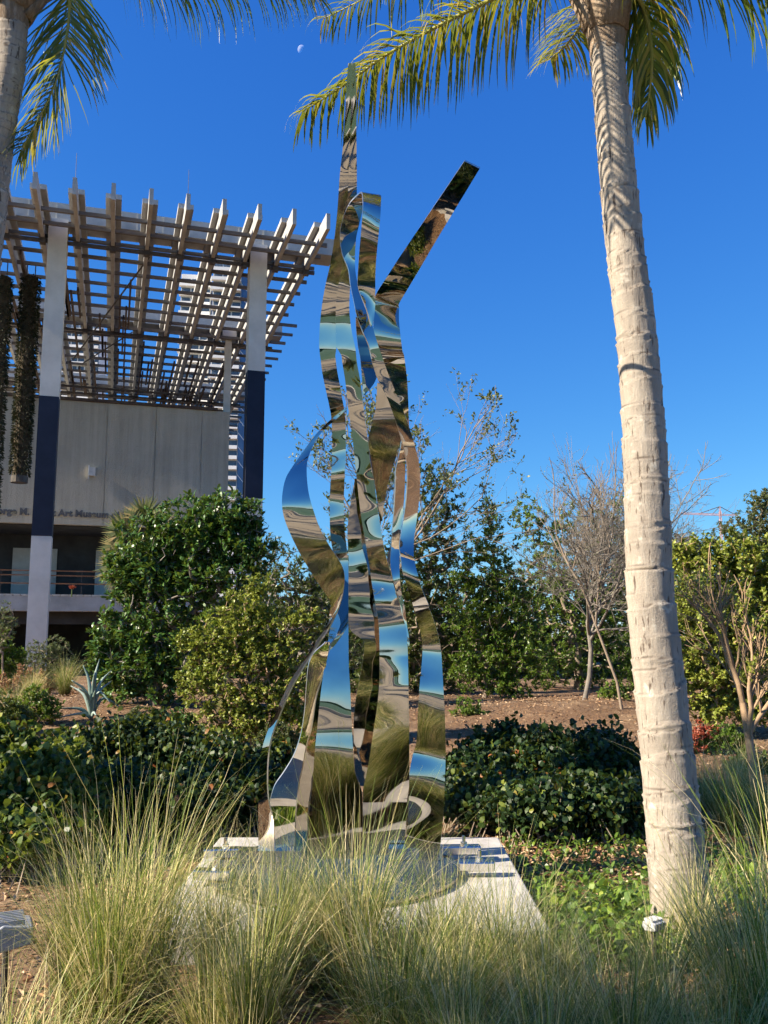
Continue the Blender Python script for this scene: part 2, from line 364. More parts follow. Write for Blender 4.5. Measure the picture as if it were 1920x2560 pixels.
# transverse slats, resting through the fins
slat_me = None
for k in range(36):
    y = -.96 + 1.0 * k * (1.02 + .012 * min(k, 20)) if k < 3 else -.96 + 1.24 * k - .28
    if y > 45: break
    long = y > 7
    b = MB(); hgt = .125
    b.box((-6.6, y, ZB + .12 + .004 * (k % 3)), (9.55 + (.05 * ((k * 7) % 3)) if long else 8.98, y + .10, ZB + .12 + hgt))
    b.build('canopy_slat', M['wood'], bld)
# steel hanger rails under the fins
for y in (.95, 10.1, 21.0, 32.0):
    b = MB(); b.box((-6.6, y, ZB - .12), (8.95, y + .12, ZB - .003)); rl = b.build('hanger_rail', M['steel_dark'], bld)
    for x in FIN[2:]:
        c = MB(); c.box((x - .10, y - .05, ZB - .18), (x + .10, y + .17, ZB + .14)); c.build('bracket', M['steel_dark'], rl)
# lengthwise dark battens hung irregularly between beams
rr = np.random.default_rng(11)
for k in range(3, 12):
    for q in range(16):
        x = FIN[k - 1] + rr.uniform(.2, .95); y0 = rr.uniform(2, 26) if q > 3 else rr.uniform(14, 30)
        if k > 8 and y0 < 12: continue
        if k > 5 and rr.uniform() < .35: continue
        L = rr.uniform(2.2, 6); b = MB(); b.box((x, y0, ZB - .06), (x + .075, y0 + L, ZB + .118)); b.build('canopy_batten', M['darkwood'], bld)
# concrete girders above the flanges
for (y0, y1, zt, x1) in ((1.0, 2.0, 16.50, 9.75), (10.6, 11.8, 16.5, 9.5), (22, 23.2, 16.5, 9.4), (33, 34, 16.5, 9.4)):
    b = MB()
    b.box((-7, y0, ZB + .723), (x1, y1, zt)); gd = b.build('canopy_girder', M['beam'], bld)
    rib = None
    for x in np.arange(-6.5, x1 - .3, .9):
        if y0 > 2: break
        if rib is None:
            b = MB(); b.box((0, y0 - .012, ZB + .75), (.05, y0 + .002, zt - .02)); ro = b.build('joint_rib', M['concrete'], gd); rib = ro.data
        else: ro = mesh_obj('joint_rib', rib, None, gd)
        ro.location = (x, 0, 0)
# columns, painted in three bands
def column(x, y, wd, z0, z1, bands, name='column'):
    b = MB(); b.box((x - wd / 2, y - wd / 2, z0), (x + wd / 2, y + wd / 2, z1)); c = b.build(name, M['colwhite'], bld)
    for (a, e, mt) in bands:
        q = MB(); q.box((x - wd / 2 - .004, y - wd / 2 - .004, a), (x + wd / 2 + .004, y + wd / 2 + .004, e)); q.build('painted_band', mt, c)
    return c
z_at = lambda xx, yy, v: P(xx, v * K, yy)[2]
ycol = lambda lx, ly: C0[1] + W_[1] * lx + D_[1] * ly
column(-.08, 1.15, .62, 0, ZB + .722, [(z_at(110, ycol(0, 1.15), 1160), z_at(110, ycol(0, 1.15), 861), M['navy'])])
column(6.84, 1.15, .62, 0, ZB + .722, [(z_at(640, ycol(6.8, 1.15), 1079), z_at(640, ycol(6.8, 1.15), 806), M['navy'])])
column(6.90, 10.2, .30, 11.4, ZB + .722, [])
b = MB(); b.box((6.6, 9.95, ZB + .2), (7.25, 10.5, ZB + .70)); b.build('column_head', M['colwhite'], bld)

# upper volume: stucco wall in panels with recessed joints
WY = 9.6; WT = 11.70; WB = 6.30; WX = 6.98
b = MB(); b.box((-14, WY + .03, WB), (WX - .03, 30, WT)); wall = b.build('wall', M['stucco'], bld)
edges = [-14, -11.4, -8.8, -6.2, -3.6, -.7, 1.7, 3.75, 5.75, WX]
for a, e in zip(edges[:-1], edges[1:]):
    q = MB(); q.box((a + .012, WY, WB + .004), (e - .012, WY + .026, WT - .004)); q.build('wall_panel', M['stucco'], wall)
q = MB(); q.box((WX - .028, WY + .04, WB + .004), (WX, 29.9, WT - .004)); q.build('wall_panel', M['stucco'], wall)
q = MB(); q.box((-14, WY - .10, WT + .002), (WX - .55, WY + .22, WT + .13)); q.build('parapet_cap', M['darkwood'], wall)
q = MB(); q.box((-14, WY + .4, WT + .72), (WX - 1.4, WY + .50, WT + .80)); q.box((WX - 1.48, WY + .4, WT), (WX - 1.4, WY + .5, WT + .72)); q.box((-14, WY + .3, WT + .13), (WX - 1.2, WY + .6, WT + .2)); q.build('roof_rail', M['darkwood'], bld)
# wall lettering
def text(body, size, loc, rot, mat, parent, name, ext=.02, off=0.0):
    cu = bpy.data.curves.new(name, 'FONT'); cu.body = body; cu.size = size; cu.extrude = ext; cu.offset = off
    o = bpy.data.objects.new(name, cu); SC.collection.objects.link(o)
    me = bpy.data.meshes.new_from_object(o.evaluated_get(bpy.context.evaluated_depsgraph_get()))
    bpy.data.objects.remove(o)
    n = len(me.vertices); V = np.zeros(n * 3); me.vertices.foreach_get('co', V); V = V.reshape(-1, 3)
    par = list(range(n))
    def find(i):
        while par[i] != i: par[i] = par[par[i]]; i = par[i]
        return i
    polys = [list(p.vertices) for p in me.polygons]
    for p in polys:
        for q in p[1:]: par[find(p[0])] = find(q)
    # pieces that overlap sideways (dots, accents) belong to one letter
    rootv = np.array([find(i) for i in range(n)]); ids = sorted(set(rootv), key=lambda r_: V[rootv == r_, 0].min())
    groups = []
    for r_ in ids:
        x0, x1 = V[rootv == r_, 0].min(), V[rootv == r_, 0].max()
        if groups and x0 < groups[-1][1] - .45 * (x1 - x0): groups[-1][2].append(r_); groups[-1][1] = max(groups[-1][1], x1)
        else: groups.append([x0, x1, [r_]])
    for x0, x1, rs in groups:
        sel = np.isin(rootv, rs); ix = -np.ones(n, int); ix[sel] = np.arange(sel.sum())
        m2 = bpy.data.meshes.new(name); m2.from_pydata([tuple(v) for v in V[sel]], [], [[int(ix[i]) for i in p] for p in polys if sel[p[0]]]); m2.materials.append(mat)
        q = bpy.data.objects.new(name, m2); link(q, parent); q.location = loc; q.rotation_euler = rot
zs = P(250, 1118 * K, ycol(1.5, WY))[2]
TX = -2.6
text('Jorge M. Pérez Art Museum of Miami-Dade County', .40, (TX, WY - .05, zs), (R(90), 0, 0), M['letter'], wall, 'letter', .03, .016)
# wall lamp on upper wall
q = MB(); q.box((1.02, WY - .22, 8.42), (1.30, WY - .02, 8.78)); q.box((1.00, WY - .06, 8.30), (1.06, WY - .02, 8.9)); q.build('wall_lamp', M['white'], bld)
# soffit, lower gallery wall, deck, railing, car-park
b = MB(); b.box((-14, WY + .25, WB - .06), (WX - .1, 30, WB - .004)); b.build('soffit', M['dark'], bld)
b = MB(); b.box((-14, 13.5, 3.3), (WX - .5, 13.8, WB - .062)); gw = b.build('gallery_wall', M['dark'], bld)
for x in (-7.5, -2.2, 1.4):
    q = MB(); q.box((x, 13.40, 3.32), (x + 1.9, 13.498, 5.6)); q.build('gallery_panel', M['concrete'], gw)
for x in (3.8, 5.0):
    q = MB(); q.box((x, 13.40, 3.32), (x + .9, 13.498, 5.5)); q.build('gallery_door', M['steel_dark'], gw)
DY = 8.6
b = MB(); b.box((-14, DY, 2.62), (9.3, 30, 3.22)); deck = b.build('deck', M['concrete'], bld)
pl = None
for x in np.arange(-13.9, 9.2, .30):
    if pl is None:
        q = MB(); q.box((0, -.02, 3.224), (.27, 1.2, 3.30)); po = q.build('deck_plank', M['concrete'], deck); pl = po.data; po.location = (x, DY, 0)
    else:
        po = mesh_obj('deck_plank', pl, None, deck); po.location = (x, DY, 0)
q = MB()
for z in (3.72, 4.05, 4.24): q.box((-14, DY + .1, z), (9.2, DY + .14, z + .045))
rail = q.build('railing', M['rail'], bld)
for x in np.arange(-13, 9.2, 1.55):
    q = MB(); q.box((x, DY + .141, 3.3), (x + .04, DY + .18, 4.30)); q.build('rail_post', M['steel_dark'], rail)
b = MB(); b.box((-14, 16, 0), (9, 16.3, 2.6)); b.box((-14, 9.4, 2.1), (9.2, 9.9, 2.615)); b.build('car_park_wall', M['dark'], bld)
for x in (-6.0, 1.6, 8.2):
    q = MB(); q.box((x, 10.2, 0), (x + .5, 10.7, 2.615)); q.build('car_park_pillar', M['concrete'], bld)
# stay cables under the canopy
def rod(name, a, c, r, mat, parent):
    q = MB(); q.tube([a, c], [r, r], 6); return q.build(name, mat, parent)
rod('stay_rod', (3.0, 2.2, ZB + .3), (.2, 8.6, ZB - 1.9), .035, M['steel_dark'], bld)
rod('stay_rod', (2.6, 9.6, ZB - .1), (.6, 8.4, ZB - 2.1), .03, M['steel_dark'], bld)
# lightning rods
for k in (5, 8):
    rod('lightning_rod', (FIN[k], -2.3, ZB + .55), (FIN[k], -2.3, ZB + 1.5), .008, M['steel_dark'], bld)

# hanging garden columns (soil tube thick with foliage), hung from the canopy
def leaves(mb, Pb, Dr, L, W, up=None, fold=.18, curl=.12, six=False, a=None, r=rng):
    n = len(Pb); Dr = norm(Dr)
    ref = rand_dirs(n, r) if up is None else up
    S = norm(np.cross(Dr, ref)); N = np.cross(S, Dr)
    L = np.broadcast_to(L, (n,))[:, None]; W = np.broadcast_to(W, (n,))[:, None]
    a = r.uniform(0, 1, n) if a is None else np.broadcast_to(a, (n,))
    if six:
        V = np.stack([Pb, Pb + Dr * L * .35 + S * W * .42 + N * W * fold, Pb + Dr * L * .35 - S * W * .42 + N * W * fold,
                      Pb + Dr * L * .75 + S * W * .42 + N * W * fold - N * L * curl * .5, Pb + Dr * L * .75 - S * W * .42 + N * W * fold - N * L * curl * .5,
                      Pb + Dr * L - N * L * curl], 1).reshape(-1, 3)
        o = np.arange(n)[:, None] * 6
        F3 = np.concatenate([o + [[0, 2, 1]], o + [[3, 4, 5]]]); F4 = o + [[1, 2, 4, 3]]
        mb.V.append(V); mb.F += [F3 + mb.n, F4 + mb.n]; mb.A.append(np.repeat(a, 6)); mb.n += len(V)
    else:
        V = np.stack([Pb, Pb + Dr * L * .48 + S * W * .5 + N * W * fold, Pb + Dr * L - N * L * curl, Pb + Dr * L * .48 - S * W * .5 + N * W * fold], 1).reshape(-1, 3)
        mb.add(V, np.arange(n)[:, None] * 4 + [[0, 1, 2, 3]], np.repeat(a, 4))

def hanging_garden(x0, x1, yt, yb, D, label, rad):
    top = at((x0 + x1) / 2, yt, D); bot = at((x0 + x1) / 2 - 6, yb, D)
    root = empty('hanging_garden', (top[0], top[1], bot[2])); tag(root, label, 'hanging garden', 'planted columns hung from the canopy')
    h = top[2] - bot[2]; zz = np.linspace(0, h, 40); rd = rad * (.85 + .2 * vnoise(zz[:, None], abs(int(x0)) + 3, 1.4))
    q = MB(); q.tube(np.stack([zz * 0, zz * 0, zz], 1), rd, 12); q.build('soil_tube', M['soil'], root)
    n = 5000; z = rng.uniform(0.1, h, n); a = rng.uniform(0, 6.28, n); r0 = rad * rng.uniform(.8, 1.02, n)
    Pb = np.stack([np.cos(a) * r0, np.sin(a) * r0, z], 1); Dr = np.stack([np.cos(a), np.sin(a), rng.normal(-.5, .5, n)], 1)
    q = MB(); leaves(q, Pb, Dr, rng.uniform(.06, .16, n), rng.uniform(.03, .07, n)); q.build('foliage', M['leaf_vine'], root)
    q = MB(); q.tube([(0, 0, -.22), (0, 0, .02)], [rad * .95, rad * .95], 14); q.build('drip_tray', M['steel_dark'], root)
    for s in (-1, 1):
        q = MB(); q.tube([(s * rad * .5, 0, h - .05), (s * rad * .5, 0, max(h + .5, 15.1 - bot[2]))], [.02, .02], 5); q.build('hanger', M['steel_dark'], root)
hanging_garden(44, 90, 600, 1030, 31.5, 'dark planted hanging column in front of the museum wall, left of the painted column', .31)
hanging_garden(-18, 28, 600, 1150, 30.5, 'longer shaggy planted hanging column cut by the left edge of the photo', .34)

# ------------------------------------------------------------------ white apartment tower behind the canopy, pink block, crane, moon
def tower(x0, x1, ytop, D, nfl, label, glass_side=True):
    a = at(x0, ytop, D); c = at(x1, ytop, D); root = empty('apartment_tower', (a[0], D, 0), R(8)); w = (c[0] - a[0]); H = a[2]
    tag(root, label, 'building', 'far buildings')
    q = MB(); q.box((0, 0.6, 0), (w, 16, H)); body = q.build('wall', M['tower'], root)
    fh = 3.05; win = None; sl = None; n = max(3, int(w / 2.4)); pit = w / n
    for f in range(nfl):
        z = H - 1.2 - fh * (f + 1)
        q = MB() if sl is None else None
        if sl is None:
            q.box((-.5, -.9, 0), (w * .98, .6, .25)); q.box((-.5, -.9, .25), (w * .98, -.78, 1.05)); so = q.build('balcony', M['tower'], body); sl = so.data
        else: so = mesh_obj('balcony', sl, None, body)
        so.location = (0, 0, z)
        for k in range(n):
            if win is None:
                q = MB(); q.box((.22, .5, .3), (pit - .22, .597, 2.75)); wo_ = q.build('window', M['tower_glass'], body); win = wo_.data
            else: wo_ = mesh_obj('window', win, None, body)
            wo_.location = (k * pit, 0, z)
    if glass_side:
        q = MB(); q.box((w + .05, .3, 0), (w + 2.6, 15, H - 5)); gs = q.build('glass_side', M['tower_blue'], root)
        for f in range(0, 24):
            z = H - 8 - f * 4.2; q = MB(); q.add([(w + .06, .26, z), (w + 2.6, .26, z - 3.2), (w + 2.6, .26, z - 2.9), (w + .06, .26, z + .3)], [(0, 1, 2, 3)])
            q.add([(w + .06, .295, z), (w + 2.6, .295, z - 3.2), (w + 2.6, .295, z - 2.9), (w + .06, .295, z + .3)], [(3, 2, 1, 0)]); q.build('glazing_bar', M['tower'], gs)
    return root
tower(462, 522, 556, 255, 24, 'tall white balconied apartment tower seen through the trellis, right and tallest block')
tower(392, 455, 590, 262, 22, 'lower white balconied apartment tower left of the tallest block, behind the trellis', False)
tower(140, 215, 690, 300, 14, 'white apartment block seen through the left of the trellis behind the painted column', False)

# tower crane far right
cr = empty('tower_crane', tuple(at(1571, 1400, 620))); cr.location.z = 0
tag(cr, 'red and white lattice tower crane far beyond the trees on the right', 'crane')
mz = at(1571, 1112, 620)[2]; s_ = px(1, 620)
def lattice(name, a, c, wd, nb, mat, parent):
    a = np.array(a, float); c = np.array(c, float); T = norm(c - a); U = np.array([0, 0, 1.0]) if abs(T[2]) < .7 else np.array([1.0, 0, 0]); S = norm(np.cross(T, U)); U = np.cross(S, T)
    P0 = []; P1 = []
    cor = [(U * i + S * j) * wd / 2 for i in (-1, 1) for j in (-1, 1)]
    for q in cor: P0.append(a + q); P1.append(c + q)
    for k in range(nb):
        p = a + (c - a) * k / nb; n2 = a + (c - a) * (k + 1) / nb
        for (i, j) in ((0, 1), (1, 3), (3, 2), (2, 0)): P0.append(p + cor[i]); P1.append(n2 + cor[j])
    V, F = segs(P0, P1, np.full(len(P0), wd * .085), np.full(len(P0), wd * .085), 4)
    q = MB(); q.add(V, F); return q.build(name, mat, parent)
lattice('mast', (0, 0, 0), (0, 0, mz + 7 * s_), 4 * s_, 40, M['crane'], cr)
jx = at(1470, 1102, 620)[0] - cr.location.x; cx_ = at(1592, 1110, 620)[0] - cr.location.x
lattice('jib', (0, 0, mz), (jx, 0, mz + 3 * s_), 3.5 * s_, 30, M['crane'], cr)
lattice('counter_jib', (0, 0, mz), (cx_, 0, mz - 1 * s_), 3.2 * s_, 7, M['crane'], cr)
lattice('apex', (0, 0, mz), (0, 0, mz + 18 * s_), 2.5 * s_, 8, M['crane'], cr)
q = MB()
for e in ((jx * .55, 0, mz + 2 * s_), (jx * .2, 0, mz + s_), (cx_ * .9, 0, mz)): q.tube([(0, 0, mz + 18 * s_), e], [.25, .25], 4)
q.build('stay_cable', M['steel_dark'], cr)

# moon: the sunlit half of a far sphere, its dark side left out of the shape; the air in front of it is the sky itself, so it only adds light
mm = bpy.data.materials.new('moon_surface'); mm.use_nodes = True; nt = mm.node_tree; nt.nodes.clear()
mo = nt.nodes.new('ShaderNodeOutputMaterial'); df = nt.nodes.new('ShaderNodeBsdfDiffuse'); tr = nt.nodes.new('ShaderNodeBsdfTransparent'); ad = nt.nodes.new('ShaderNodeAddShader')
nt.links.new(ramp(nt, noise(nt, .09, 4, .6), [(.35, (.10, .10, .09)), (.65, (.24, .235, .22))]), df.inputs[0])
nt.links.new(df.outputs[0], ad.inputs[0]); nt.links.new(tr.outputs[0], ad.inputs[1]); nt.links.new(ad.outputs[0], mo.inputs[0])
mp_ = P(652 * K, 107 * K, 6000.0); r_m = px(9.0, 6000.0) * 1.1
th = np.linspace(0, math.pi, 25); ph = np.linspace(0, 2 * math.pi, 48, endpoint=False)
V = np.array([(math.sin(t) * math.cos(p), math.sin(t) * math.sin(p), math.cos(t)) for t in th for p in ph]) * r_m
F = np.array([(a * 48 + c, (a + 1) * 48 + c, (a + 1) * 48 + (c + 1) % 48, a * 48 + (c + 1) % 48) for a in range(24) for c in range(48)])
V = V @ np.array(SDIR.to_track_quat('Z', 'Y').to_matrix()).T; F = F[V[F].mean(1) @ np.array(SDIR) > 0]
moon = mesh_obj('moon', mesh_data('moon', V, [F], None, True), mm); moon.location = tuple(mp_)
tag(moon, 'pale half moon in the blue sky', 'moon')

# ------------------------------------------------------------------ plinth
PLZ = 0.16
b = MB(); b.box((-1.19, 4.62, -.2), (.83, 6.68, PLZ)); pln = b.build('plinth', M['plinth'])
bv = pln.modifiers.new('bevel', 'BEVEL'); bv.width = .012; bv.segments = 2
tag(pln, 'low white square concrete plinth under the steel sculpture', 'plinth')

# ------------------------------------------------------------------ polished steel ribbon sculpture
scu = empty('ribbon_sculpture', (-.33, 5.66, PLZ))
tag(scu, 'tall mirror polished steel sculpture of twisting upright ribbons', 'sculpture')
ZS = 600 / 1659
ZO = {'A': (640, 120), 'B': (640, 860), 'C': (600, 1460)}
def zp(z, x, y): o = ZO[z]; return (o[0] + x * ZS, o[1] + y * ZS)

def ribbon_mesh(name, Lp, Rp, ripple=.0030, thick=.010, nc=7, seed=1, bow=0.0):
    Lp = np.asarray(Lp); Rp = np.asarray(Rp); n = len(Lp)
    t = np.linspace(0, 1, nc)[None, :, None]
    G = Lp[:, None] * (1 - t) + Rp[:, None] * t
    du = np.gradient(G, axis=0); dv = np.gradient(G, axis=1); N = norm(np.cross(du, dv))
    arc = np.r_[0, np.cumsum(np.linalg.norm(np.diff(G[:, nc // 2], axis=0), axis=1))]; wdt = np.linalg.norm(Rp - Lp, axis=1).mean()
    q = np.stack([np.repeat(arc[:, None], nc, 1), np.repeat(np.linspace(0, wdt, nc)[None] * .8, n, 0)], -1).reshape(-1, 2)   # ripples run along the strip
    s = (vnoise(q, seed, 3.6) + .25 * vnoise(q, seed + 50, 9.0)).reshape(n, nc, 1)
    G = G + N * (s * ripple * 2.0 + bow * (1 - (2 * t - 1) ** 2))
    N = norm(np.cross(np.gradient(G, axis=0), np.gradient(G, axis=1)))
    mid = N.mean((0, 1))
    Fv = (G + N * thick / 2).reshape(-1, 3); Bv = (G - N * thick / 2).reshape(-1, 3)
    i, j = np.meshgrid(np.arange(n - 1), np.arange(nc - 1), indexing='ij'); k = (i * nc + j).ravel()
    q1 = np.stack([k, k + nc, k + nc + 1, k + 1], 1); m = n * nc; q2 = q1[:, ::-1] + m
    V = [Fv, Bv]; F = [q1, q2]; o = 2 * m
    idx = np.arange(n)
    borders = [idx * nc, (idx * nc + nc - 1)[::-1], np.arange(nc)[::-1], (n - 1) * nc + np.arange(nc)]
    nf = len(q1) * 2; ne = 0
    for bd in borders:
        L = len(bd); V += [Fv[bd], Bv[bd]]; e = np.arange(L - 1)
        F.append(np.stack([o + e, o + e + 1, o + L + e + 1, o + L + e], 1)); o += 2 * L; ne += L - 1
    me = mesh_data(name, np.concatenate(V), F, None, True)
    me.materials.append(M['mirror']); me.materials.append(M['edge'])
    mi = np.zeros(nf + ne, np.int32); mi[nf:] = 1; me.polygons.foreach_set('material_index', mi)
    return me
def place(me, name):
    o = bpy.data.objects.new(name, me); link(o, scu)
    me.transform(Matrix.Translation(-Vector(scu.location))); return o
def smooth(a, k=9, it=2):
    a = np.asarray(a, float)
    for _ in range(it):
        p = np.concatenate([np.repeat(a[:1], k // 2, 0), a, np.repeat(a[-1:], k // 2, 0)])
        c = np.cumsum(np.concatenate([np.zeros((1,) + a.shape[1:]), p]), 0); a = (c[k:] - c[:-k]) / k
    return a
def pchip(x, y, q):
    x = np.asarray(x, float); y = np.asarray(y, float); h = np.diff(x); d = np.diff(y) / h; m = np.zeros(len(x))
    m[1:-1] = np.where(d[:-1] * d[1:] > 0, 2 * d[:-1] * d[1:] / (d[:-1] + d[1:] + 1e-12), 0); m[0] = d[0]; m[-1] = d[-1]
    k = np.clip(np.searchsorted(x, q) - 1, 0, len(h) - 1); t = (q - x[k]) / h[k]
    return (1 + 2 * t) * (1 - t) ** 2 * y[k] + t * (1 - t) ** 2 * h[k] * m[k] + t * t * (3 - 2 * t) * y[k + 1] + t * t * (t - 1) * h[k] * m[k + 1]
def vribbon(name, rows, refl, y0, from_bottom=True, yaw=0.0, seed=1, ripple=.0030, step=3.0, pull=None, sm=9):
    """upright ribbon: rows = (zone, y, xL, xR) outline; refl = (zone, y, elevation the face throws the view to).
    Integrates the lean of the sheet so that the curve of the metal shows those parts of the surroundings."""
    vs = np.array([zp(z, 0, y)[1] for z, y, *_ in rows]); ul = np.array([zp(z, a, y)[0] for z, y, a, c in rows]); ur = np.array([zp(z, c, y)[0] for z, y, a, c in rows])
    q = np.arange(vs[0], vs[-1] + .1, step)
    UL = smooth(pchip(vs, ul, q), 7, 1); UR = smooth(pchip(vs, ur, q), 7, 1)
    rv = np.array([zp(z, 0, y)[1] for z, y, _ in refl]); rr_ = np.array([c for *_, c in refl], float)
    RE = np.radians(smooth(np.interp(q, rv, rr_), sm, 2))
    eps = np.arctan((1280 - q) / FPX) + PITCH
    m = np.tan((RE - eps) / 2); Yd = np.zeros(len(q))
    order = range(len(q) - 2, -1, -1) if from_bottom else range(1, len(q))
    Yd[-1 if from_bottom else 0] = y0
    for k_ in order:
        pv = k_ + 1 if from_bottom else k_ - 1
        y = Yd[pv]; dz = P(960, q[k_], y)[2] - P(960, q[pv], y)[2]
        sl = m[k_] + (0 if pull is None else pull)
        Yd[k_] = y + sl * dz / (1 - sl * math.tan(eps[k_]))
    ty = math.tan(R(yaw)) if np.isscalar(yaw) else np.tan(np.radians(np.interp(q, [zp(z, 0, y)[1] for z, y, _ in yaw], [c for *_, c in yaw])))
    wdt = (UR - UL) / FPX * Yd; dY = wdt * ty / 2
    L = np.array([P(u, v, y - d) for u, v, y, d in zip(UL, q, Yd, np.broadcast_to(dY, Yd.shape))]); Rr = np.array([P(u, v, y + d) for u, v, y, d in zip(UR, q, Yd, np.broadcast_to(dY, Yd.shape))])
    print('ribbon', name, 'depth', [round(float(Yd[int(t)]), 2) for t in np.linspace(0, len(Yd) - 1, 9)])
    place(ribbon_mesh(name, L, Rr, ripple, seed=seed), name)
    return q, Yd
def gribbon(name, st, seed=1, n=10, ripple=.0030, sm=5):
    L = catmull([P(*zp(z, a, b_), y1) for z, a, b_, c, d, y1, y2 in st], n); Rr = catmull([P(*zp(z, c, d), y2) for z, a, b_, c, d, y1, y2 in st], n)
    L = smooth(L, sm, 2); Rr = smooth(Rr, sm, 2)
    place(ribbon_mesh(name, L, Rr, ripple, seed=seed), name)

top_rows = [(105, 637, 662, 687), (250, 627, 661, 692), (470, 615, 655, 695), (690, 600, 648, 695), (860, 581, 640, 697), (1130, 562, 630, 697), (1290, 545, 618, 692),
            (1470, 518, 600, 680), (1640, 480, 570, 653), (1790, 455, 552, 645), (1950, 440, 550, 660), (2060, 437, 556, 684)]
top_ref = [('A', 105, -14), ('A', 420, -13), ('A', 860, -16), ('A', 940, -44), ('A', 1400, -46), ('A', 1620, -44), ('A', 1720, -22), ('A', 1860, -12), ('A', 1905, 2), ('A', 2000, 10), ('A', 2060, 9)]
YTOP = 4.95
vribbon('left_ribbon', [('A', y, a, c) for y, a, c, d in top_rows] + [('B', 45, 440, 558), ('B', 60, 440, 547), ('B', 100, 446, 550), ('B', 180, 455, 560), ('B', 260, 470, 575), ('B', 350, 490, 590), ('B', 430, 507, 606),
    ('B', 520, 522, 619), ('B', 700, 527, 622), ('B', 850, 524, 616), ('B', 1000, 513, 610), ('B', 1100, 510, 607), ('B', 1200, 510, 607), ('B', 1300, 513, 614), ('B', 1400, 525, 626), ('B', 1500, 550, 637),
    ('B', 1600, 575, 640), ('B', 1690, 580, 640), ('C', 120, 680, 750), ('C', 230, 640, 750), ('C', 400, 607, 750), ('C', 560, 585, 752), ('C', 700, 565, 760), ('C', 880, 545, 768), ('C', 1000, 533, 774), ('C', 1150, 518, 782),
    ('C', 1300, 508, 795), ('C', 1440, 497, 843), ('C', 1500, 490, 846), ('C', 1600, 475, 846), ('C', 1950, 470, 846)],
    top_ref + [('B', 45, -3), ('B', 110, -6), ('B', 140, -16), ('B', 180, -42), ('B', 270, -42), ('B', 300, 3), ('B', 345, 0), ('B', 370, -42), ('B', 540, -40), ('B', 590, -5), ('B', 640, 6), ('B', 720, -18), ('B', 760, 8), ('B', 900, 10), ('B', 930, -36), ('B', 1050, -36),
    ('B', 1075, 6), ('B', 1190, 14), ('B', 1225, -4), ('B', 1270, -32), ('B', 1440, -34), ('B', 1490, 2), ('B', 1600, 16), ('C', 100, 18), ('C', 250, 22), ('C', 500, 22), ('C', 640, 12), ('C', 860, 2), ('C', 900, -2), ('C', 960, -7), ('C', 1005, -6), ('C', 1030, 3), ('C', 1120, 7), ('C', 1150, -4), ('C', 1190, -10), ('C', 1300, -17), ('C', 1500, -13), ('C', 1650, -9), ('C', 1800, -5), ('C', 1950, -3)],
    YTOP, False, seed=21, yaw=[('A', 105, 0), ('B', 45, 0), ('B', 300, 8), ('B', 800, -7), ('B', 1250, 6), ('C', 100, -6), ('C', 600, 3), ('C', 1200, 0), ('C', 1950, 0)])
vribbon('center_ribbon', [('A', y, c, d) for y, a, c, d in top_rows] + [('B', 45, 560, 690), ('B', 60, 590, 691), ('B', 100, 593, 694), ('B', 250, 617, 720), ('B', 380, 632, 737), ('B', 520, 648, 755), ('B', 680, 670, 775), ('B', 800, 682, 795), ('B', 940, 697, 815),
    ('B', 1100, 715, 835), ('B', 1200, 728, 850), ('B', 1320, 748, 870), ('B', 1440, 768, 892), ('B', 1540, 785, 920), ('B', 1640, 798, 945), ('B', 1690, 806, 958), ('C', 120, 932, 1092), ('C', 210, 950, 1120), ('C', 330, 962, 1150), ('C', 480, 965, 1160),
    ('C', 700, 962, 1165), ('C', 850, 948, 1167), ('C', 1000, 925, 1170), ('C', 1150, 903, 1170), ('C', 1300, 878, 1170), ('C', 1440, 849, 1167), ('C', 1600, 846, 1160), ('C', 1750, 846, 1150), ('C', 1950, 846, 1130)],
    top_ref + [('B', 45, 2), ('B', 90, -12), ('B', 140, -14), ('B', 170, -5), ('B', 420, -6), ('B', 460, -30), ('B', 540, -18), ('B', 600, -6), ('B', 1100, -7), ('B', 1150, -14), ('B', 1175, 6), ('B', 1290, 9), ('B', 1370, 2), ('B', 1400, -30), ('B', 1560, -32), ('B', 1640, -12), ('B', 1670, 14),
    ('C', 100, 14), ('C', 130, -12), ('C', 200, -16), ('C', 270, -12), ('C', 300, 12), ('C', 420, 10), ('C', 440, -5), ('C', 465, -4), ('C', 485, 6), ('C', 570, 2), ('C', 595, -12), ('C', 620, -5), ('C', 800, -6), ('C', 960, -9), ('C', 1080, -14), ('C', 1180, -20), ('C', 1500, -13), ('C', 1650, -9), ('C', 1800, -5), ('C', 1950, -3)],
    YTOP, False, seed=21, yaw=[('A', 105, 0), ('B', 45, 0), ('B', 400, -7), ('B', 900, 8), ('B', 1350, -8), ('C', 100, 6), ('C', 500, 2), ('C', 700, -9), ('C', 1000, -11), ('C', 1500, 0)])
vribbon('back_ribbon', [('B', 930, 684, 696), ('B', 1000, 672, 708), ('B', 1100, 655, 724), ('B', 1200, 640, 740), ('B', 1300, 632, 760), ('B', 1400, 636, 780), ('B', 1480, 640, 790), ('B', 1600, 640, 815), ('B', 1690, 640, 830), ('C', 180, 750, 955), ('C', 300, 750, 965), ('C', 345, 790, 968),
    ('C', 400, 862, 968), ('C', 520, 850, 968), ('C', 680, 822, 966), ('C', 800, 800, 958), ('C', 950, 785, 938), ('C', 1150, 787, 908), ('C', 1300, 795, 882), ('C', 1400, 815, 860)],
    [('B', 930, -20), ('B', 1300, -16), ('B', 1420, 4), ('B', 1500, 10), ('B', 1540, -8), ('B', 1700, -14), ('B', 1800, 6), ('C', 200, -4), ('C', 260, -20), ('C', 320, -12), ('C', 430, -18), ('C', 480, -32), ('C', 640, -34), ('C', 700, -12), ('C', 800, -24), ('C', 1400, -30)], 6.42, seed=5, yaw=4)
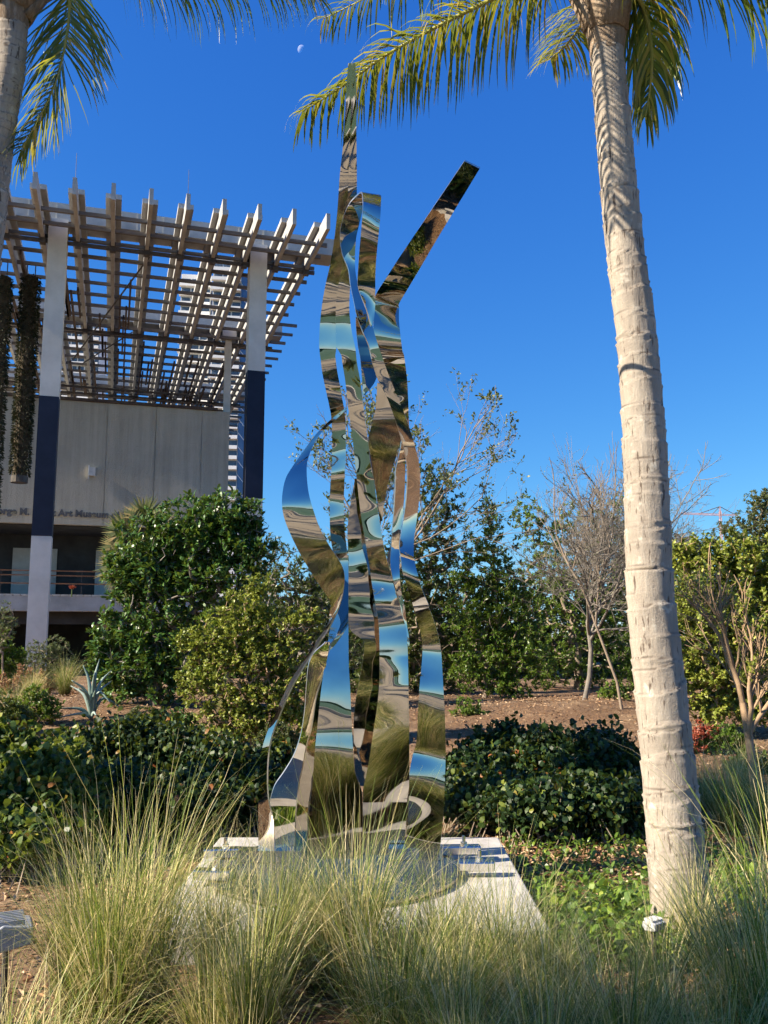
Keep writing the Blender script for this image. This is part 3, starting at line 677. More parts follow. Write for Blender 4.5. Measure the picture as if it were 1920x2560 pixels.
vribbon('leaf_shaped_ribbon', [('B', 270, 838, 880), ('B', 420, 830, 945), ('B', 500, 815, 962), ('B', 580, 795, 984), ('B', 660, 776, 1002), ('B', 740, 786, 978), ('B', 830, 800, 950), ('B', 930, 815, 920), ('B', 1040, 832, 899), ('B', 1130, 842, 882), ('B', 1230, 858, 873)],
    [('B', 270, -12), ('B', 470, -14), ('B', 520, -34), ('B', 800, -40), ('B', 1040, -36), ('B', 1130, -16), ('B', 1230, -14)], 5.95, seed=6, yaw=-3)
vribbon('dark_curl_ribbon', [('A', 1860, 688, 702), ('A', 1920, 690, 750), ('A', 2000, 697, 805), ('A', 2100, 708, 822), ('B', 50, 716, 836), ('B', 130, 724, 838), ('B', 220, 732, 836), ('B', 290, 737, 805), ('B', 355, 735, 745)],
    [('A', 1860, -36), ('A', 2000, -30), ('B', 60, -14), ('B', 110, 4), ('B', 200, -20), ('B', 250, 8), ('B', 355, 14)], 5.85, seed=8, yaw=12)
vribbon('inner_panel', [('C', 400, 598, 622), ('C', 480, 505, 605), ('C', 560, 472, 592), ('C', 700, 458, 575), ('C', 850, 446, 556), ('C', 1000, 425, 542), ('C', 1080, 405, 532), ('C', 1180, 370, 522), ('C', 1300, 300, 514), ('C', 1400, 235, 506), ('C', 1540, 203, 496), ('C', 1700, 203, 486), ('C', 1950, 203, 480)],
    [('C', 400, -10), ('C', 700, -14), ('C', 900, -8), ('C', 1100, -16), ('C', 1500, -9), ('C', 1700, -5), ('C', 1950, -2)], 5.93, seed=9, yaw=30)

# right arm, loop, left bulge, outer right ribbon: free twisting strips
yb = 5.30
gribbon('raised_arm', [('A', 1450, 767, 1555, 818, 4.22, 4.24), ('A', 1338, 933, 1453, 987, 4.42, 4.44), ('A', 1225, 1100, 1350, 1157, 4.62, 4.64), ('A', 1113, 1267, 1237, 1345, 4.82, 4.84), ('A', 1000, 1435, 1130, 1530, 5.02, 5.04), ('A', 900, 1590, 1040, 1680, 5.21, 5.23), ('A', 835, 1690, 993, 1757, 5.35, 5.37),
    ('A', 824, 1740, 988, 1790, 5.41, 5.44), ('A', 816, 1850, 987, 1880, 5.40, 5.42), ('A', 810, 1950, 998, 1985, 5.39, 5.40), ('A', 815, 2070, 1012, 2090, 5.42, 5.43), ('B', 828, 60, 1022, 70, 5.50, 5.52), ('B', 845, 140, 1033, 150, 5.57, 5.60), ('B', 885, 240, 1042, 240, 5.62, 5.66), ('B', 935, 335, 1048, 335, 5.68, 5.70), ('B', 985, 425, 1051, 425, 5.72, 5.74), ('B', 1004, 520, 1052, 515, 5.78, 5.80),
    ('B', 1008, 620, 1056, 610, 5.84, 5.86), ('B', 998, 710, 1040, 710, 5.90, 5.92), ('B', 978, 800, 1032, 800, 5.93, 5.95), ('B', 962, 880, 1028, 880, 5.95, 6.0), ('B', 962, 980, 1026, 980, 5.97, 6.03), ('B', 955, 1110, 1018, 1100, 6.0, 6.06), ('B', 945, 1250, 1008, 1240, 6.02, 6.06), ('B', 933, 1400, 994, 1400, 6.02, 6.05),
    ('B', 926, 1510, 990, 1510, 6.0, 6.02), ('B', 942, 1615, 992, 1615, 5.98, 6.0), ('B', 972, 1720, 1003, 1720, 6.0, 6.02), ('B', 1000, 1830, 1028, 1830, 6.02, 6.04), ('C', 1120, 280, 1152, 280, 6.02, 6.06), ('C', 1150, 420, 1172, 420, 6.0, 6.06), ('C', 1156, 700, 1176, 700, 5.98, 6.04)], seed=31, n=14)
gribbon('loop_ribbon', [('A', 795, 1935, 806, 1925, 5.20, 5.20), ('A', 762, 1800, 820, 1800, 5.16, 5.2), ('A', 706, 1660, 824, 1660, 5.14, 5.16), ('A', 705, 1550, 825, 1560, 5.08, 5.10), ('A', 715, 1400, 833, 1440, 5.0, 5.02), ('A', 728, 1250, 847, 1290, 4.93, 4.95), ('A', 738, 1120, 859, 1160, 4.90, 4.93), ('A', 738, 1050, 861, 1080, 4.91, 4.95),
    ('A', 728, 1001, 859, 1024, 4.97, 5.02), ('A', 690, 1030, 800, 1030, 5.06, 5.08), ('A', 640, 1085, 745, 1100, 5.13, 5.15), ('A', 600, 1180, 716, 1210, 5.19, 5.21), ('A', 580, 1300, 692, 1310, 5.25, 5.27), ('A', 598, 1430, 684, 1420, 5.28, 5.30), ('A', 638, 1530, 682, 1500, 5.30, 5.32), ('A', 652, 1640, 690, 1580, 5.30, 5.32), ('A', 674, 1750, 714, 1690, 5.29, 5.31), ('A', 696, 1850, 745, 1780, 5.28, 5.30), ('A', 735, 1960, 790, 1885, 5.26, 5.29), ('A', 778, 2060, 830, 2025, 5.28, 5.30), ('B', 798, 110, 866, 85, 5.31, 5.33)], seed=32, n=14)
gribbon('outer_right_ribbon', [('B', 776, 20, 842, 5, 5.31, 5.32), ('B', 803, 130, 892, 150, 5.34, 5.36), ('B', 833, 225, 925, 240, 5.37, 5.40), ('B', 870, 300, 955, 315, 5.40, 5.43), ('B', 905, 370, 992, 405, 5.43, 5.46), ('B', 935, 445, 1030, 490, 5.47, 5.50), ('B', 965, 535, 1060, 580, 5.52, 5.56), ('B', 1000, 650, 1092, 690, 5.57, 5.63), ('B', 1035, 790, 1117, 800, 5.62, 5.70), ('B', 1045, 900, 1128, 910, 5.66, 5.75),
    ('B', 1035, 1050, 1124, 1050, 5.70, 5.79), ('B', 1015, 1200, 1106, 1200, 5.72, 5.80), ('B', 998, 1320, 1090, 1320, 5.71, 5.78), ('B', 990, 1400, 1085, 1410, 5.69, 5.75), ('B', 1000, 1490, 1090, 1500, 5.66, 5.70), ('B', 1015, 1590, 1118, 1600, 5.66, 5.68), ('B', 1050, 1690, 1150, 1700, 5.70, 5.70), ('B', 1090, 1820, 1197, 1810, 5.76, 5.76), ('C', 1200, 160, 1300, 145, 5.80, 5.80), ('C', 1240, 300, 1355, 295, 5.86, 5.85),
    ('C', 1262, 430, 1388, 440, 5.89, 5.87), ('C', 1256, 560, 1398, 580, 5.88, 5.86), ('C', 1240, 720, 1407, 740, 5.85, 5.84), ('C', 1230, 900, 1416, 900, 5.86, 5.84), ('C', 1222, 1080, 1421, 1080, 5.88, 5.86), ('C', 1196, 1175, 1421, 1190, 5.885, 5.87), ('C', 1172, 1300, 1418, 1310, 5.86, 5.86), ('C', 1168, 1450, 1413, 1450, 5.86, 5.85), ('C', 1160, 1620, 1403, 1620, 5.88, 5.85), ('C', 1148, 1780, 1388, 1780, 5.88, 5.84), ('C', 1130, 1950, 1366, 1950, 5.88, 5.84)], seed=33, n=14)
gribbon('left_bulge_ribbon', [('B', 633, 433, 638, 441, 5.75, 5.75), ('B', 525, 515, 548, 525, 5.72, 5.73), ('B', 420, 618, 458, 605, 5.66, 5.68), ('B', 330, 738, 396, 695, 5.60, 5.64), ('B', 250, 850, 358, 800, 5.55, 5.60), ('B', 205, 930, 350, 880, 5.52, 5.56), ('B', 184, 1020, 356, 975, 5.50, 5.53), ('B', 180, 1110, 372, 1065, 5.49, 5.50), ('B', 192, 1190, 402, 1165, 5.50, 5.50), ('B', 222, 1275, 440, 1270, 5.515, 5.515), ('B', 280, 1400, 505, 1390, 5.545, 5.54), ('B', 350, 1525, 563, 1475, 5.58, 5.565), ('B', 420, 1640, 600, 1545, 5.61, 5.585), ('B', 490, 1735, 613, 1610, 5.64, 5.605),
    ('B', 516, 1800, 606, 1700, 5.67, 5.63), ('B', 508, 1870, 582, 1800, 5.70, 5.65), ('C', 625, 250, 655, 230, 5.73, 5.67), ('C', 585, 325, 612, 310, 5.75, 5.68), ('C', 530, 400, 560, 390, 5.79, 5.72), ('C', 440, 540, 470, 530, 5.78, 5.71), ('C', 360, 660, 388, 660, 5.78, 5.70), ('C', 290, 800, 320, 800, 5.78, 5.70), ('C', 232, 940, 264, 940, 5.78, 5.70), ('C', 182, 1060, 222, 1060, 5.78, 5.70), ('C', 150, 1180, 200, 1180, 5.79, 5.70), ('C', 138, 1320, 192, 1330, 5.80, 5.72), ('C', 131, 1500, 200, 1490, 5.82, 5.74), ('C', 130, 1680, 236, 1660, 5.84, 5.78), ('C', 130, 1950, 240, 1950, 5.86, 5.82)], seed=34, n=14)

# round polished base plate with recessed dark rim, clamps and bolts
cx0, cy0, rb = -.31, 5.70, .78
n = 96; an = np.linspace(0, 2 * math.pi, n, endpoint=False)
def disc(name, r, z0, z1, mat, parent, off=(0, 0)):
    q = MB(); ring = np.stack([np.cos(an) * r + cx0 + off[0], np.sin(an) * r + cy0 + off[1]], 1)
    V = np.concatenate([np.c_[ring, np.full(n, z0)], np.c_[ring, np.full(n, z1)]]); i = np.arange(n); j = (i + 1) % n
    q.add(V, np.stack([i, j, n + j, n + i], 1)); q.F.append((n + i)[None]); q.F.append(i[::-1][None])
    V -= 0; o = q.build(name, mat, parent); o.data.transform(Matrix.Translation(-Vector(scu.location))); return o
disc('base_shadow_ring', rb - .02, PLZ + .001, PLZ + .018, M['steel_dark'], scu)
disc('base_plate', rb, PLZ + .018, PLZ + .034, M['plate'], scu)
for (x, y, rz, L) in ((.50, 6.02, .05, .26), (.56, 5.62, 0.0, .22), (-1.04, 5.95, .1, .24), (-1.0, 5.42, -.1, .22)):
    q = MB(); q.box((-L / 2, -.045, 0), (L / 2, .045, .055)); c = q.build('clamp', M['foot'], scu)
    bm = c.modifiers.new('bevel', 'BEVEL'); bm.width = .008; bm.segments = 2
    c.location = Vector((x, y, PLZ + .036)) - Vector(scu.location); c.rotation_euler = (0, 0, rz)
    q = MB(); q.tube([(.02, 0, .0555), (.02, 0, .075)], [.024, .024], 6); q.tube([(.02, 0, .075), (.02, 0, .115)], [.012, .012], 10); q.build('bolt', M['foot'], c)
q = MB(); q.box((-.17, -.06, 0), (.17, .06, .07)); c = q.build('foot_block', M['foot'], scu); c.location = Vector((.20, 5.92, PLZ + .036)) - Vector(scu.location)
q = MB(); q.box((-.2, -.06, 0), (.2, .06, .07)); c = q.build('foot_block', M['foot'], scu); c.location = Vector((-.72, 5.86, PLZ + .036)) - Vector(scu.location)

# ------------------------------------------------------------------ palms
def palm_trunk(pts, r0, r1, parent, n_ring=70, seed=1, flare=.5):
    C = catmull(pts, 90); d = np.r_[0, np.cumsum(np.linalg.norm(np.diff(C, axis=0), axis=1))]; L = d[-1]
    rows = int(L / .011); s = np.linspace(0, L, rows); C = np.stack([np.interp(s, d, C[:, k]) for k in range(3)], 1)
    rg = np.random.default_rng(seed)
    gaps = []; p = 0.0
    while p < L:
        gaps.append(p); p += rg.uniform(.05, .17) * (1.15 - .45 * p / L)
    gaps = np.array(gaps + [L + .1])
    sides = 44; an = np.linspace(0, 2 * math.pi, sides, endpoint=False)
    t = s / L; base = r0 + (r1 - r0) * (1 - (1 - t) ** 1.4) + r0 * flare * np.exp(-t * L / .35)
    T = norm(np.gradient(C, axis=0)); Xa = norm(np.cross([0, 1.0, 0], T)); Ya = np.cross(T, Xa)
    ca, sa = np.cos(an), np.sin(an)
    V = np.zeros((rows, sides, 3)); A = np.zeros((rows, sides))
    tilt = rg.uniform(.005, .045, len(gaps)); tph = rg.uniform(0, 6.28, len(gaps))
    for j in range(sides):
        k = np.clip(np.searchsorted(gaps, s) - 1, 0, len(gaps) - 2)
        sj = s + tilt[k] * np.cos(an[j] - tph[k]) + .003 * np.sin(an[j] * 3 + k)
        k = np.clip(np.searchsorted(gaps, sj) - 1, 0, len(gaps) - 2)
        f = (sj - gaps[k]) / (gaps[k + 1] - gaps[k])
        prof = .052 * f ** 1.8 - .016 + .015 * np.sin(k * 2.7) ; lump = .012 * vnoise(np.c_[s * 3, np.full(rows, ca[j] * 4), np.full(rows, sa[j] * 4)], seed + 9, 6.0) + .03 * vnoise(np.c_[s, np.full(rows, ca[j]), np.full(rows, sa[j])], seed + 5, 2.5)
        r = base * (1 + prof * 1.0 + lump) + .003 * (f > .95)
        V[:, j] = C + r[:, None] * (ca[j] * Xa + sa[j] * Ya)
        A[:, j] = np.clip((.09 - np.abs(f)) / .09, 0, 1) * np.clip(.75 + .35 * np.sin(an[j] * 2 + k * 3.1), 0, 1)
    i = np.arange(sides); jn = (i + 1) % sides
    F = np.concatenate([np.stack([q * sides + i, q * sides + jn, (q + 1) * sides + jn, (q + 1) * sides + i], 1) for q in range(rows - 1)])
    return mesh_obj('trunk', mesh_data('trunk', V.reshape(-1, 3), [F], A.ravel(), True), M['palmbark'], parent)

def frond_mesh(pts, seed=1, n=90, Lmax=.75, droop=1.0, yellow=.1, wid=.018, fwd=.55, start=.12, lift=.1, thin=1.0):
    """leaflet blades both sides of a rachis; returns (leaflet mesh, rachis mesh)"""
    rg = np.random.default_rng(seed); C = catmull(pts, 24); T = norm(np.gradient(C, axis=0)); m = len(C)
    d = np.r_[0, np.cumsum(np.linalg.norm(np.diff(C, axis=0), axis=1))]
    q = MB(); total = d[-1]
    tt = np.linspace(start, 1.0, n); V = []; F = []; A = []; base = 0
    up = np.array([0, 0, 1.0])
    ns = 6
    for side in (-1, 1):
        t = np.clip(tt + rg.uniform(-.004, .004, n), 0, 1); s = t * total
        p = np.stack([np.interp(s, d, C[:, k]) for k in range(3)], 1); tg = norm(np.stack([np.interp(s, d, T[:, k]) for k in range(3)], 1))
        sd = np.cross(tg, up); sl = np.linalg.norm(sd, axis=1, keepdims=True)
        sd = np.where(sl > .15, sd / np.maximum(sl, 1e-6), np.array([[1.0, 0, 0]])); sd = norm(sd)
        nu = np.cross(sd, tg)
        f = np.interp(t, [0, .15, .35, .7, 1.0], [.35, .8, 1.0, .85, .45])
        L = Lmax * f * rg.uniform(.85, 1.1, n); w = wid * rg.uniform(.7, 1.1, n) * thin
        fw = fwd + .5 * t ** 2 + rg.normal(0, .06, n)
        dr = norm(side * sd + tg * fw[:, None] + nu * (lift + rg.normal(0, .16, n))[:, None] + rg.normal(0, .09, (n, 3)))
        cur = p.copy(); rows = []
        g = 1.25 * droop * rg.uniform(.7, 1.35, n); L = L * np.where(rg.uniform(0, 1, n) < .14, rg.uniform(.1, .7, n), 1.0)
        for k in range(ns + 1):
            wk = w * np.interp(k / ns, [0, .15, .6, .9, 1], [.5, 1, .85, .35, .06])
            wv = norm(np.cross(dr, nu + .25 * side * sd)) * wk[:, None] / 2
            rows += [cur - wv, cur + wv]
            dr = norm(dr + np.array([0, 0, -1.0]) * (g * (.10 + .42 * k / ns))[:, None] * .62 + rg.normal(0, .06, (n, 3)))
            cur = cur + dr * (L / ns)[:, None]
        vv = np.stack(rows, 1).reshape(-1, 3)
        o = np.arange(n)[:, None, None] * (2 * (ns + 1)) + np.array([[2 * k, 2 * k + 1, 2 * k + 3, 2 * k + 2] for k in range(ns)])[None]
        F.append(o.reshape(-1, 4) + base); V.append(vv); base += len(vv)
        a = rg.uniform(0, .72, n); yl = rg.uniform(0, 1, n) < yellow; a = np.where(yl, rg.uniform(.78, 1, n), a)
        A.append(np.repeat(a, 2 * (ns + 1)))
    lm = mesh_data('leaflets', np.concatenate(V), F, np.concatenate(A), True)
    rv, rf = tube(C, np.interp(np.linspace(0, 1, m), [0, .1, 1], [.032, .020, .004]), 6)
    rm = mesh_data('rachis', rv, [rf], None, True)
    return lm, rm
def add_frond(root, pts, **kw):
    lm, rm = frond_mesh(np.asarray(pts) - np.array(root.location), **kw)
    f = mesh_obj('frond', rm, M['rachis'], root); lf = mesh_obj('leaflets', lm, M['palm_leaf'], f); lf['kind'] = 'stuff'; return f
def crown_boots(root, c, r, seed, n=9):
    n = int(n * 1.5)
    rg = np.random.default_rng(seed)
    for k in range(n):
        a = k * 2.4 + rg.uniform(-.2, .2); z0 = rg.uniform(-.14, .16); o = np.array([math.cos(a), math.sin(a), 0])
        side = np.array([-math.sin(a), math.cos(a), 0]); L = rg.uniform(.28, .5)
        pts = [c + o * r * .96 + [0, 0, z0], c + o * r * 1.25 + [0, 0, z0 + L * .35], c + o * r * 1.7 + [0, 0, z0 + L * .75], c + o * r * 2.2 + [0, 0, z0 + L]]
        wd = [r * .9, r * .75, r * .45, r * .16]; q = MB(); V = []
        for p, w in zip(pts, wd): V += [p - side * w + o * -.02, p + o * .03, p + side * w + o * -.02]
        V = np.array(V) - np.array(root.location); F = []
        for i in range(3): F += [(i * 3, i * 3 + 1, i * 3 + 4, i * 3 + 3), (i * 3 + 1, i * 3 + 2, i * 3 + 5, i * 3 + 4)]
        q.add(V, F); ob = q.build('leaf_base', M['boot'], root, True); sm_ = ob.modifiers.new('thick', 'SOLIDIFY'); sm_.thickness = .018
    q = MB(); V, F = tube([c + [0, 0, -.22] - np.array(root.location), c + [0, 0, -.05] - np.array(root.location), c + [0, 0, .25] - np.array(root.location), c + [0, 0, .6] - np.array(root.location)], [r * .86, r * 1.08, r * 1.02, r * .5], 24)
    V = V + (vnoise(V, seed, 14)[:, None] * .012); q.add(V, F); q.build('crown_fibre', M['boot'], root, True)
def radial_fronds(root, c, n, seed, L=3.4, skip=None, az0=0.0, nl=60, el0=15, fall=(15, 25), **kw):
    rg = np.random.default_rng(seed)
    for k in range(n):
        az = az0 + k * 2.399 + rg.uniform(-.15, .15); el = R(rg.uniform(el0, 84)); Lk = L * rg.uniform(.85, 1.1)
        if skip is not None and skip(az % 6.283): continue
        h = np.array([math.cos(az), math.sin(az), 0]); pts = [c]; e = el; p = np.array(c, float)
        for q in range(5):
            p = p + (h * math.cos(e) + np.array([0, 0, math.sin(e)])) * Lk / 5; pts.append(p.copy()); e -= R(rg.uniform(*fall))
        add_frond(root, pts, seed=seed * 31 + k, n=nl, **kw)

# right palm
rp = empty('coconut_palm', (*at(1478, 2030, 5.0)[:2], 0)); tag(rp, 'leaning ringed coconut palm trunk standing right of the plinth', 'palm tree', 'coconut palms')
tp = [at(1482, 2080, 4.95), at(1466, 1900, 5.0), at(1448, 1700, 5.03), at(1428, 1500, 5.05), at(1406, 1300, 5.07), at(1399, 1150, 5.08), at(1395, 1000, 5.09), at(1385, 850, 5.1), at(1372, 700, 5.1), at(1352, 550, 5.1), at(1336, 400, 5.1), at(1323, 250, 5.1), at(1311, 120, 5.1), at(1308, 40, 5.1), at(1306, -60, 5.1)]
tp[0][2] = -.05
tr_ = palm_trunk(tp, .155, .102, rp, seed=3, flare=.12); tr_.data.transform(Matrix.Translation(-Vector(rp.location)))
rc = at(1309, 52, 5.1); crown_boots(rp, rc, .118, 4, 13); cc = at(1306, -70, 5.1)
add_frond(rp, [cc, at(1250, -90, 5.1), at(1160, -45, 5.15), at(1060, 0, 5.25), at(930, 65, 5.4), at(830, 122, 5.55), at(735, 190, 5.7), at(655, 240, 5.8)], seed=51, n=130, Lmax=.62, droop=2.3, yellow=.2, start=.16, fwd=.5)
add_frond(rp, [cc, at(1250, -40, 5.4), at(1150, -60, 5.9), at(1000, -70, 6.5), at(850, -30, 7.0), at(700, 40, 7.4)], seed=52, n=80, Lmax=.6, droop=2.2, yellow=.1)
add_frond(rp, [cc, at(1285, 0, 5.5), at(1262, 45, 5.9), at(1225, 95, 6.2), at(1190, 128, 6.4)], seed=53, n=70, Lmax=.5, droop=1.3, yellow=.5, start=.25)
add_frond(rp, [cc, at(1360, -30, 5.0), at(1395, 30, 5.1), at(1408, 120, 5.2), at(1404, 190, 5.3), at(1394, 250, 5.35)], seed=54, n=62, Lmax=.50, droop=2.6, yellow=.40, start=.16, fwd=.7)
add_frond(rp, [cc, at(1370, -60, 5.3), at(1405, -10, 5.6), at(1425, 60, 5.8), at(1432, 130, 5.9)], seed=57, n=56, Lmax=.5, droop=2.4, yellow=.35, start=.2, fwd=.7)
add_frond(rp, [cc, at(1400, -140, 5.0), at(1520, -80, 4.9), at(1640, -40, 4.8), at(1760, 30, 4.8), at(1860, 120, 4.8)], seed=55, n=90, Lmax=.62, droop=1.6, yellow=.12)
add_frond(rp, [cc, (.75, 4.85, 5.98), (.1, 4.6, 5.8), (-.5, 4.4, 5.35)], seed=58, n=70, Lmax=.5, droop=1.6, yellow=.1)
radial_fronds(rp, cc, 13, 9, 2.7, nl=64, el0=48, fall=(9, 17), Lmax=.6, droop=1.2, yellow=.1)

# left palm
lp_c = at(-2, 30, 7.0)
lp = empty('coconut_palm', (at(-95, 1700, 7.0)[0], 7.0, 0)); tag(lp, 'coconut palm cut by the upper left edge, trunk leaning out of frame', 'palm tree', 'coconut palms')
tp = [np.array([at(-140, 1700, 7.0)[0], 7.0, -.05]), at(-118, 1400, 7.0), at(-95, 1100, 7.0), at(-66, 800, 7.0), at(-30, 500, 7.0), at(-5, 300, 7.0), at(18, 160, 7.0), at(25, 60, 7.0), at(26, -30, 7.0)]
tr_ = palm_trunk(tp, .20, .125, lp, seed=8, flare=.2); tr_.data.transform(Matrix.Translation(-Vector(lp.location)))
lc = at(26, 10, 7.0); crown_boots(lp, lc, .15, 14, 10); lc2 = at(26, -60, 7.0)
add_frond(lp, [lc2, at(90, -120, 7.0), at(145, -50, 7.05), at(150, 20, 7.1), at(140, 100, 7.1), at(115, 190, 7.1), at(75, 270, 7.1), at(45, 325, 7.1)], seed=61, n=110, Lmax=.72, droop=.75, yellow=.22, start=.2, fwd=.8)
add_frond(lp, [lc2, at(150, -150, 6.9), at(260, -90, 6.8), at(380, -62, 6.7), at(500, -58, 6.6), at(610, -45, 6.5), at(690, -10, 6.4)], seed=62, n=110, Lmax=.66, droop=2.1, yellow=.08, start=.3, fwd=.3)
radial_fronds(lp, lc2, 14, 19, 3.6, skip=lambda a: a < 2.0 or a > 4.5, nl=64, el0=30, fall=(12, 20), Lmax=.7, droop=1.2, yellow=.1)
# palms out of frame, mirrored in the steel, most placed for the shade they cast
def grove(x, y, h, seed, label, fl=3.4, nf=15):
    o = empty('coconut_palm', (x, y, 0)); tag(o, label, 'palm tree', 'coconut palms')
    t_ = palm_trunk([(x, y, -.05), (x + .1, y, h * .35), (x + .3, y + .1, h * .7), (x + .4, y + .1, h)], .18, .11, o, seed=seed, flare=.2); t_.data.transform(Matrix.Translation(-Vector(o.location)))
    c = np.array([x + .4, y + .1, h]); crown_boots(o, c - [0, 0, .05], .13, seed, 6)
    radial_fronds(o, c, nf, seed, fl, nl=56, Lmax=.7, droop=1.2, yellow=.1, wid=.032)
grove(-5.9, .25, 5.2, 71, 'palm standing just left of the viewer outside the frame', 1.9, 26)
grove(-6.9, 5.0, 6.3, 72, 'palm of the row left of the beds outside the frame', 2.5, 24)
grove(-7.8, -2.3, 5.6, 75, 'palm left of the viewer beside the promenade, outside the frame', 2.7, 25)
grove(-9.4, -7.2, 6.8, 76, 'palm on the promenade far left behind the viewer')
grove(-4.5, -6.0, 6.8, 73, 'palm on the promenade behind the viewer, to the left')
grove(3.5, -7.0, 6.5, 74, 'palm on the promenade behind the viewer, to the right')

# ------------------------------------------------------------------ trees and shrubs
def grow(trunk, attr_pts, seed, step=.35, jit=.25, sag=.0):
    rg = np.random.default_rng(seed); nodes = [np.array(p, float) for p in trunk]; par = [-1] + list(range(len(trunk) - 1))
    attr_pts = sorted(attr_pts, key=lambda p: np.linalg.norm(p - trunk[-1])); N = np.zeros((len(trunk) + len(attr_pts) * 14, 3)); N[:len(nodes)] = nodes; cnt = len(nodes); tips = []
    lo = max(0, len(trunk) // 3)
    for a in attr_pts:
        dv = N[lo:cnt] - a; dist = np.linalg.norm(dv, axis=1) + .5 * np.maximum(0, dv[:, 2]); k = lo + int(np.argmin(dist)); p = N[k].copy(); D = np.linalg.norm(a - p); ns = int(min(12, max(1, round(D / step))))
        prev = k
        for q in range(1, ns + 1):
            t = q / ns; pt = p + (a - p) * t + (rg.normal(0, jit * step, 3) if q < ns else 0) + np.array([0, 0, 1]) * D * .07 * math.sin(math.pi * t)
            N[cnt] = pt; par.append(prev); prev = cnt; cnt += 1
        tips.append(prev)
    par = np.array(par); w = np.zeros(cnt)
    for t in tips: w[t] = 1
    for k in range(cnt - 1, 0, -1): w[par[k]] += w[k]
    return N[:cnt], par, w, tips
def wood(N, par, w, rt, rtrunk, parent, mat, thick_from=12, name='trunk', ntrunk=2, twigname='branches'):
    k = np.arange(1, len(N)); p = par[1:]
    wmax = w[0]; rad = lambda ww: rt * np.maximum(ww, 1) ** (math.log(max(rtrunk / rt, 1.01)) / math.log(max(wmax, 2)))
    R1 = rad(w[k]); R0 = np.minimum(rad(w[p]), R1 * 1.6)
    big = w[k] >= thick_from
    ob = None
    if big.any():
        V, F = segs(N[p][big], N[k][big] + (N[k][big] - N[p][big]) * .04, R0[big], R1[big], 8); q = MB(); q.add(V, F); ob = q.build(name, mat, parent, True)
    if (~big).any():
        V, F = segs(N[p][~big], N[k][~big], R0[~big], R1[~big], 3); q = MB(); q.add(V, F); tw = q.build(twigname, mat, parent, True); tw['kind'] = 'stuff'
    return ob
def lobe_pts(lobes, n, seed, shell=.55, D=None, flat=.8):
    rg = np.random.default_rng(seed); out = []; vol = np.array([l[3] ** 2 for l in lobes]); vol = vol / vol.sum()
    for l, f in zip(lobes, vol):
        c = np.array(l[:3]); m = max(3, int(n * f)); d = rand_dirs(m, rg); r = l[3] * (rg.uniform(0, 1, m) ** shell) * (1 + .18 * vnoise(d, seed, 3))
        out.append(c + d * r[:, None] * np.array([1, flat, 1]))
    return list(np.concatenate(out))
def plant(name, label, cat, D, base, lobes, n, seed, leaf, lsize, lw, per, mat, bark, rt=.004, rtrunk=.06, group=None, six=False, leafy=1.0, spread=.10, upb=.35, step=.3, fork=.45, jit=.16, shell=.5, depth=.8, thick_from=10, lean=None, gap=.0):
    bx, by = base; b0 = at(bx, by, D); gz = float(ground_h(b0[0], D)); b0 = np.array([b0[0], D, gz - .05])
    Ls = [(*at(x, y, D + (0 if len(l) == 0 else l[0])), px(r, D)) for x, y, r, *l in lobes]
    mc = np.mean([l[:3] for l in Ls], 0); top = b0 + (mc - b0) * fork; top[0] = b0[0] + (mc[0] - b0[0]) * fork * .6
    tr = [b0 + (top - b0) * t + np.array([.03, .02, 0]) * math.sin(5 * t + seed) for t in np.linspace(0, 1, 5)]
    root = empty(name, tuple(b0)); tag(root, label, cat, group)
    pts = [p for p in lobe_pts(Ls, n, seed, shell, flat=depth) if p[2] > gz + .02] or [np.array([b0[0], D, gz + .15])]
    N, par, w, tips = grow(tr, pts, seed, step, jit)
    off = np.array(root.location); wood(N - off, par, w, rt, rtrunk, root, bark, thick_from, 'trunk')
    per = int(per * 1.75) if per > 2 else per
    if leaf:
        rg = np.random.default_rng(seed + 1); T = N[tips]; pd = norm(T - N[par[tips]])
        if gap and len(T) > 40: keep = vnoise(T, seed + 2, 2.2 / max(px(60, D), .3)) > gap - .6; T = T[keep]; pd = pd[keep]
        if leafy < 1 and len(T) > 40: kk = rg.uniform(0, 1, len(T)) < leafy; T = T[kk]; pd = pd[kk]
        m = len(T); Pb = np.repeat(T, per, 0); pdr = np.repeat(pd, per, 0); nn = len(Pb)
        Dr = norm(rand_dirs(nn, rg) + pdr * .55 + np.array([0, 0, upb])); Pb = Pb + rg.normal(0, spread, (nn, 3)) * lsize * 2 - pdr * rg.uniform(0, spread * 4, (nn, 1)) * lsize * 2
        tone = np.repeat(np.clip(.5 + .28 * vnoise(T, seed + 3, 1.5), 0, 1), per)
        q = MB(); leaves(q, Pb - off, Dr, rg.uniform(.6, 1.15, nn) * lsize, rg.uniform(.75, 1.1, nn) * lw, up=norm(np.array([0, 0, 1.0]) + rg.normal(0, .5, (nn, 3))), six=six, a=np.clip(tone * .5 + rg.uniform(0, .55, nn), 0, 1), r=rg)
        c = q.build('crown', mat, root); c['kind'] = 'stuff'
    return root

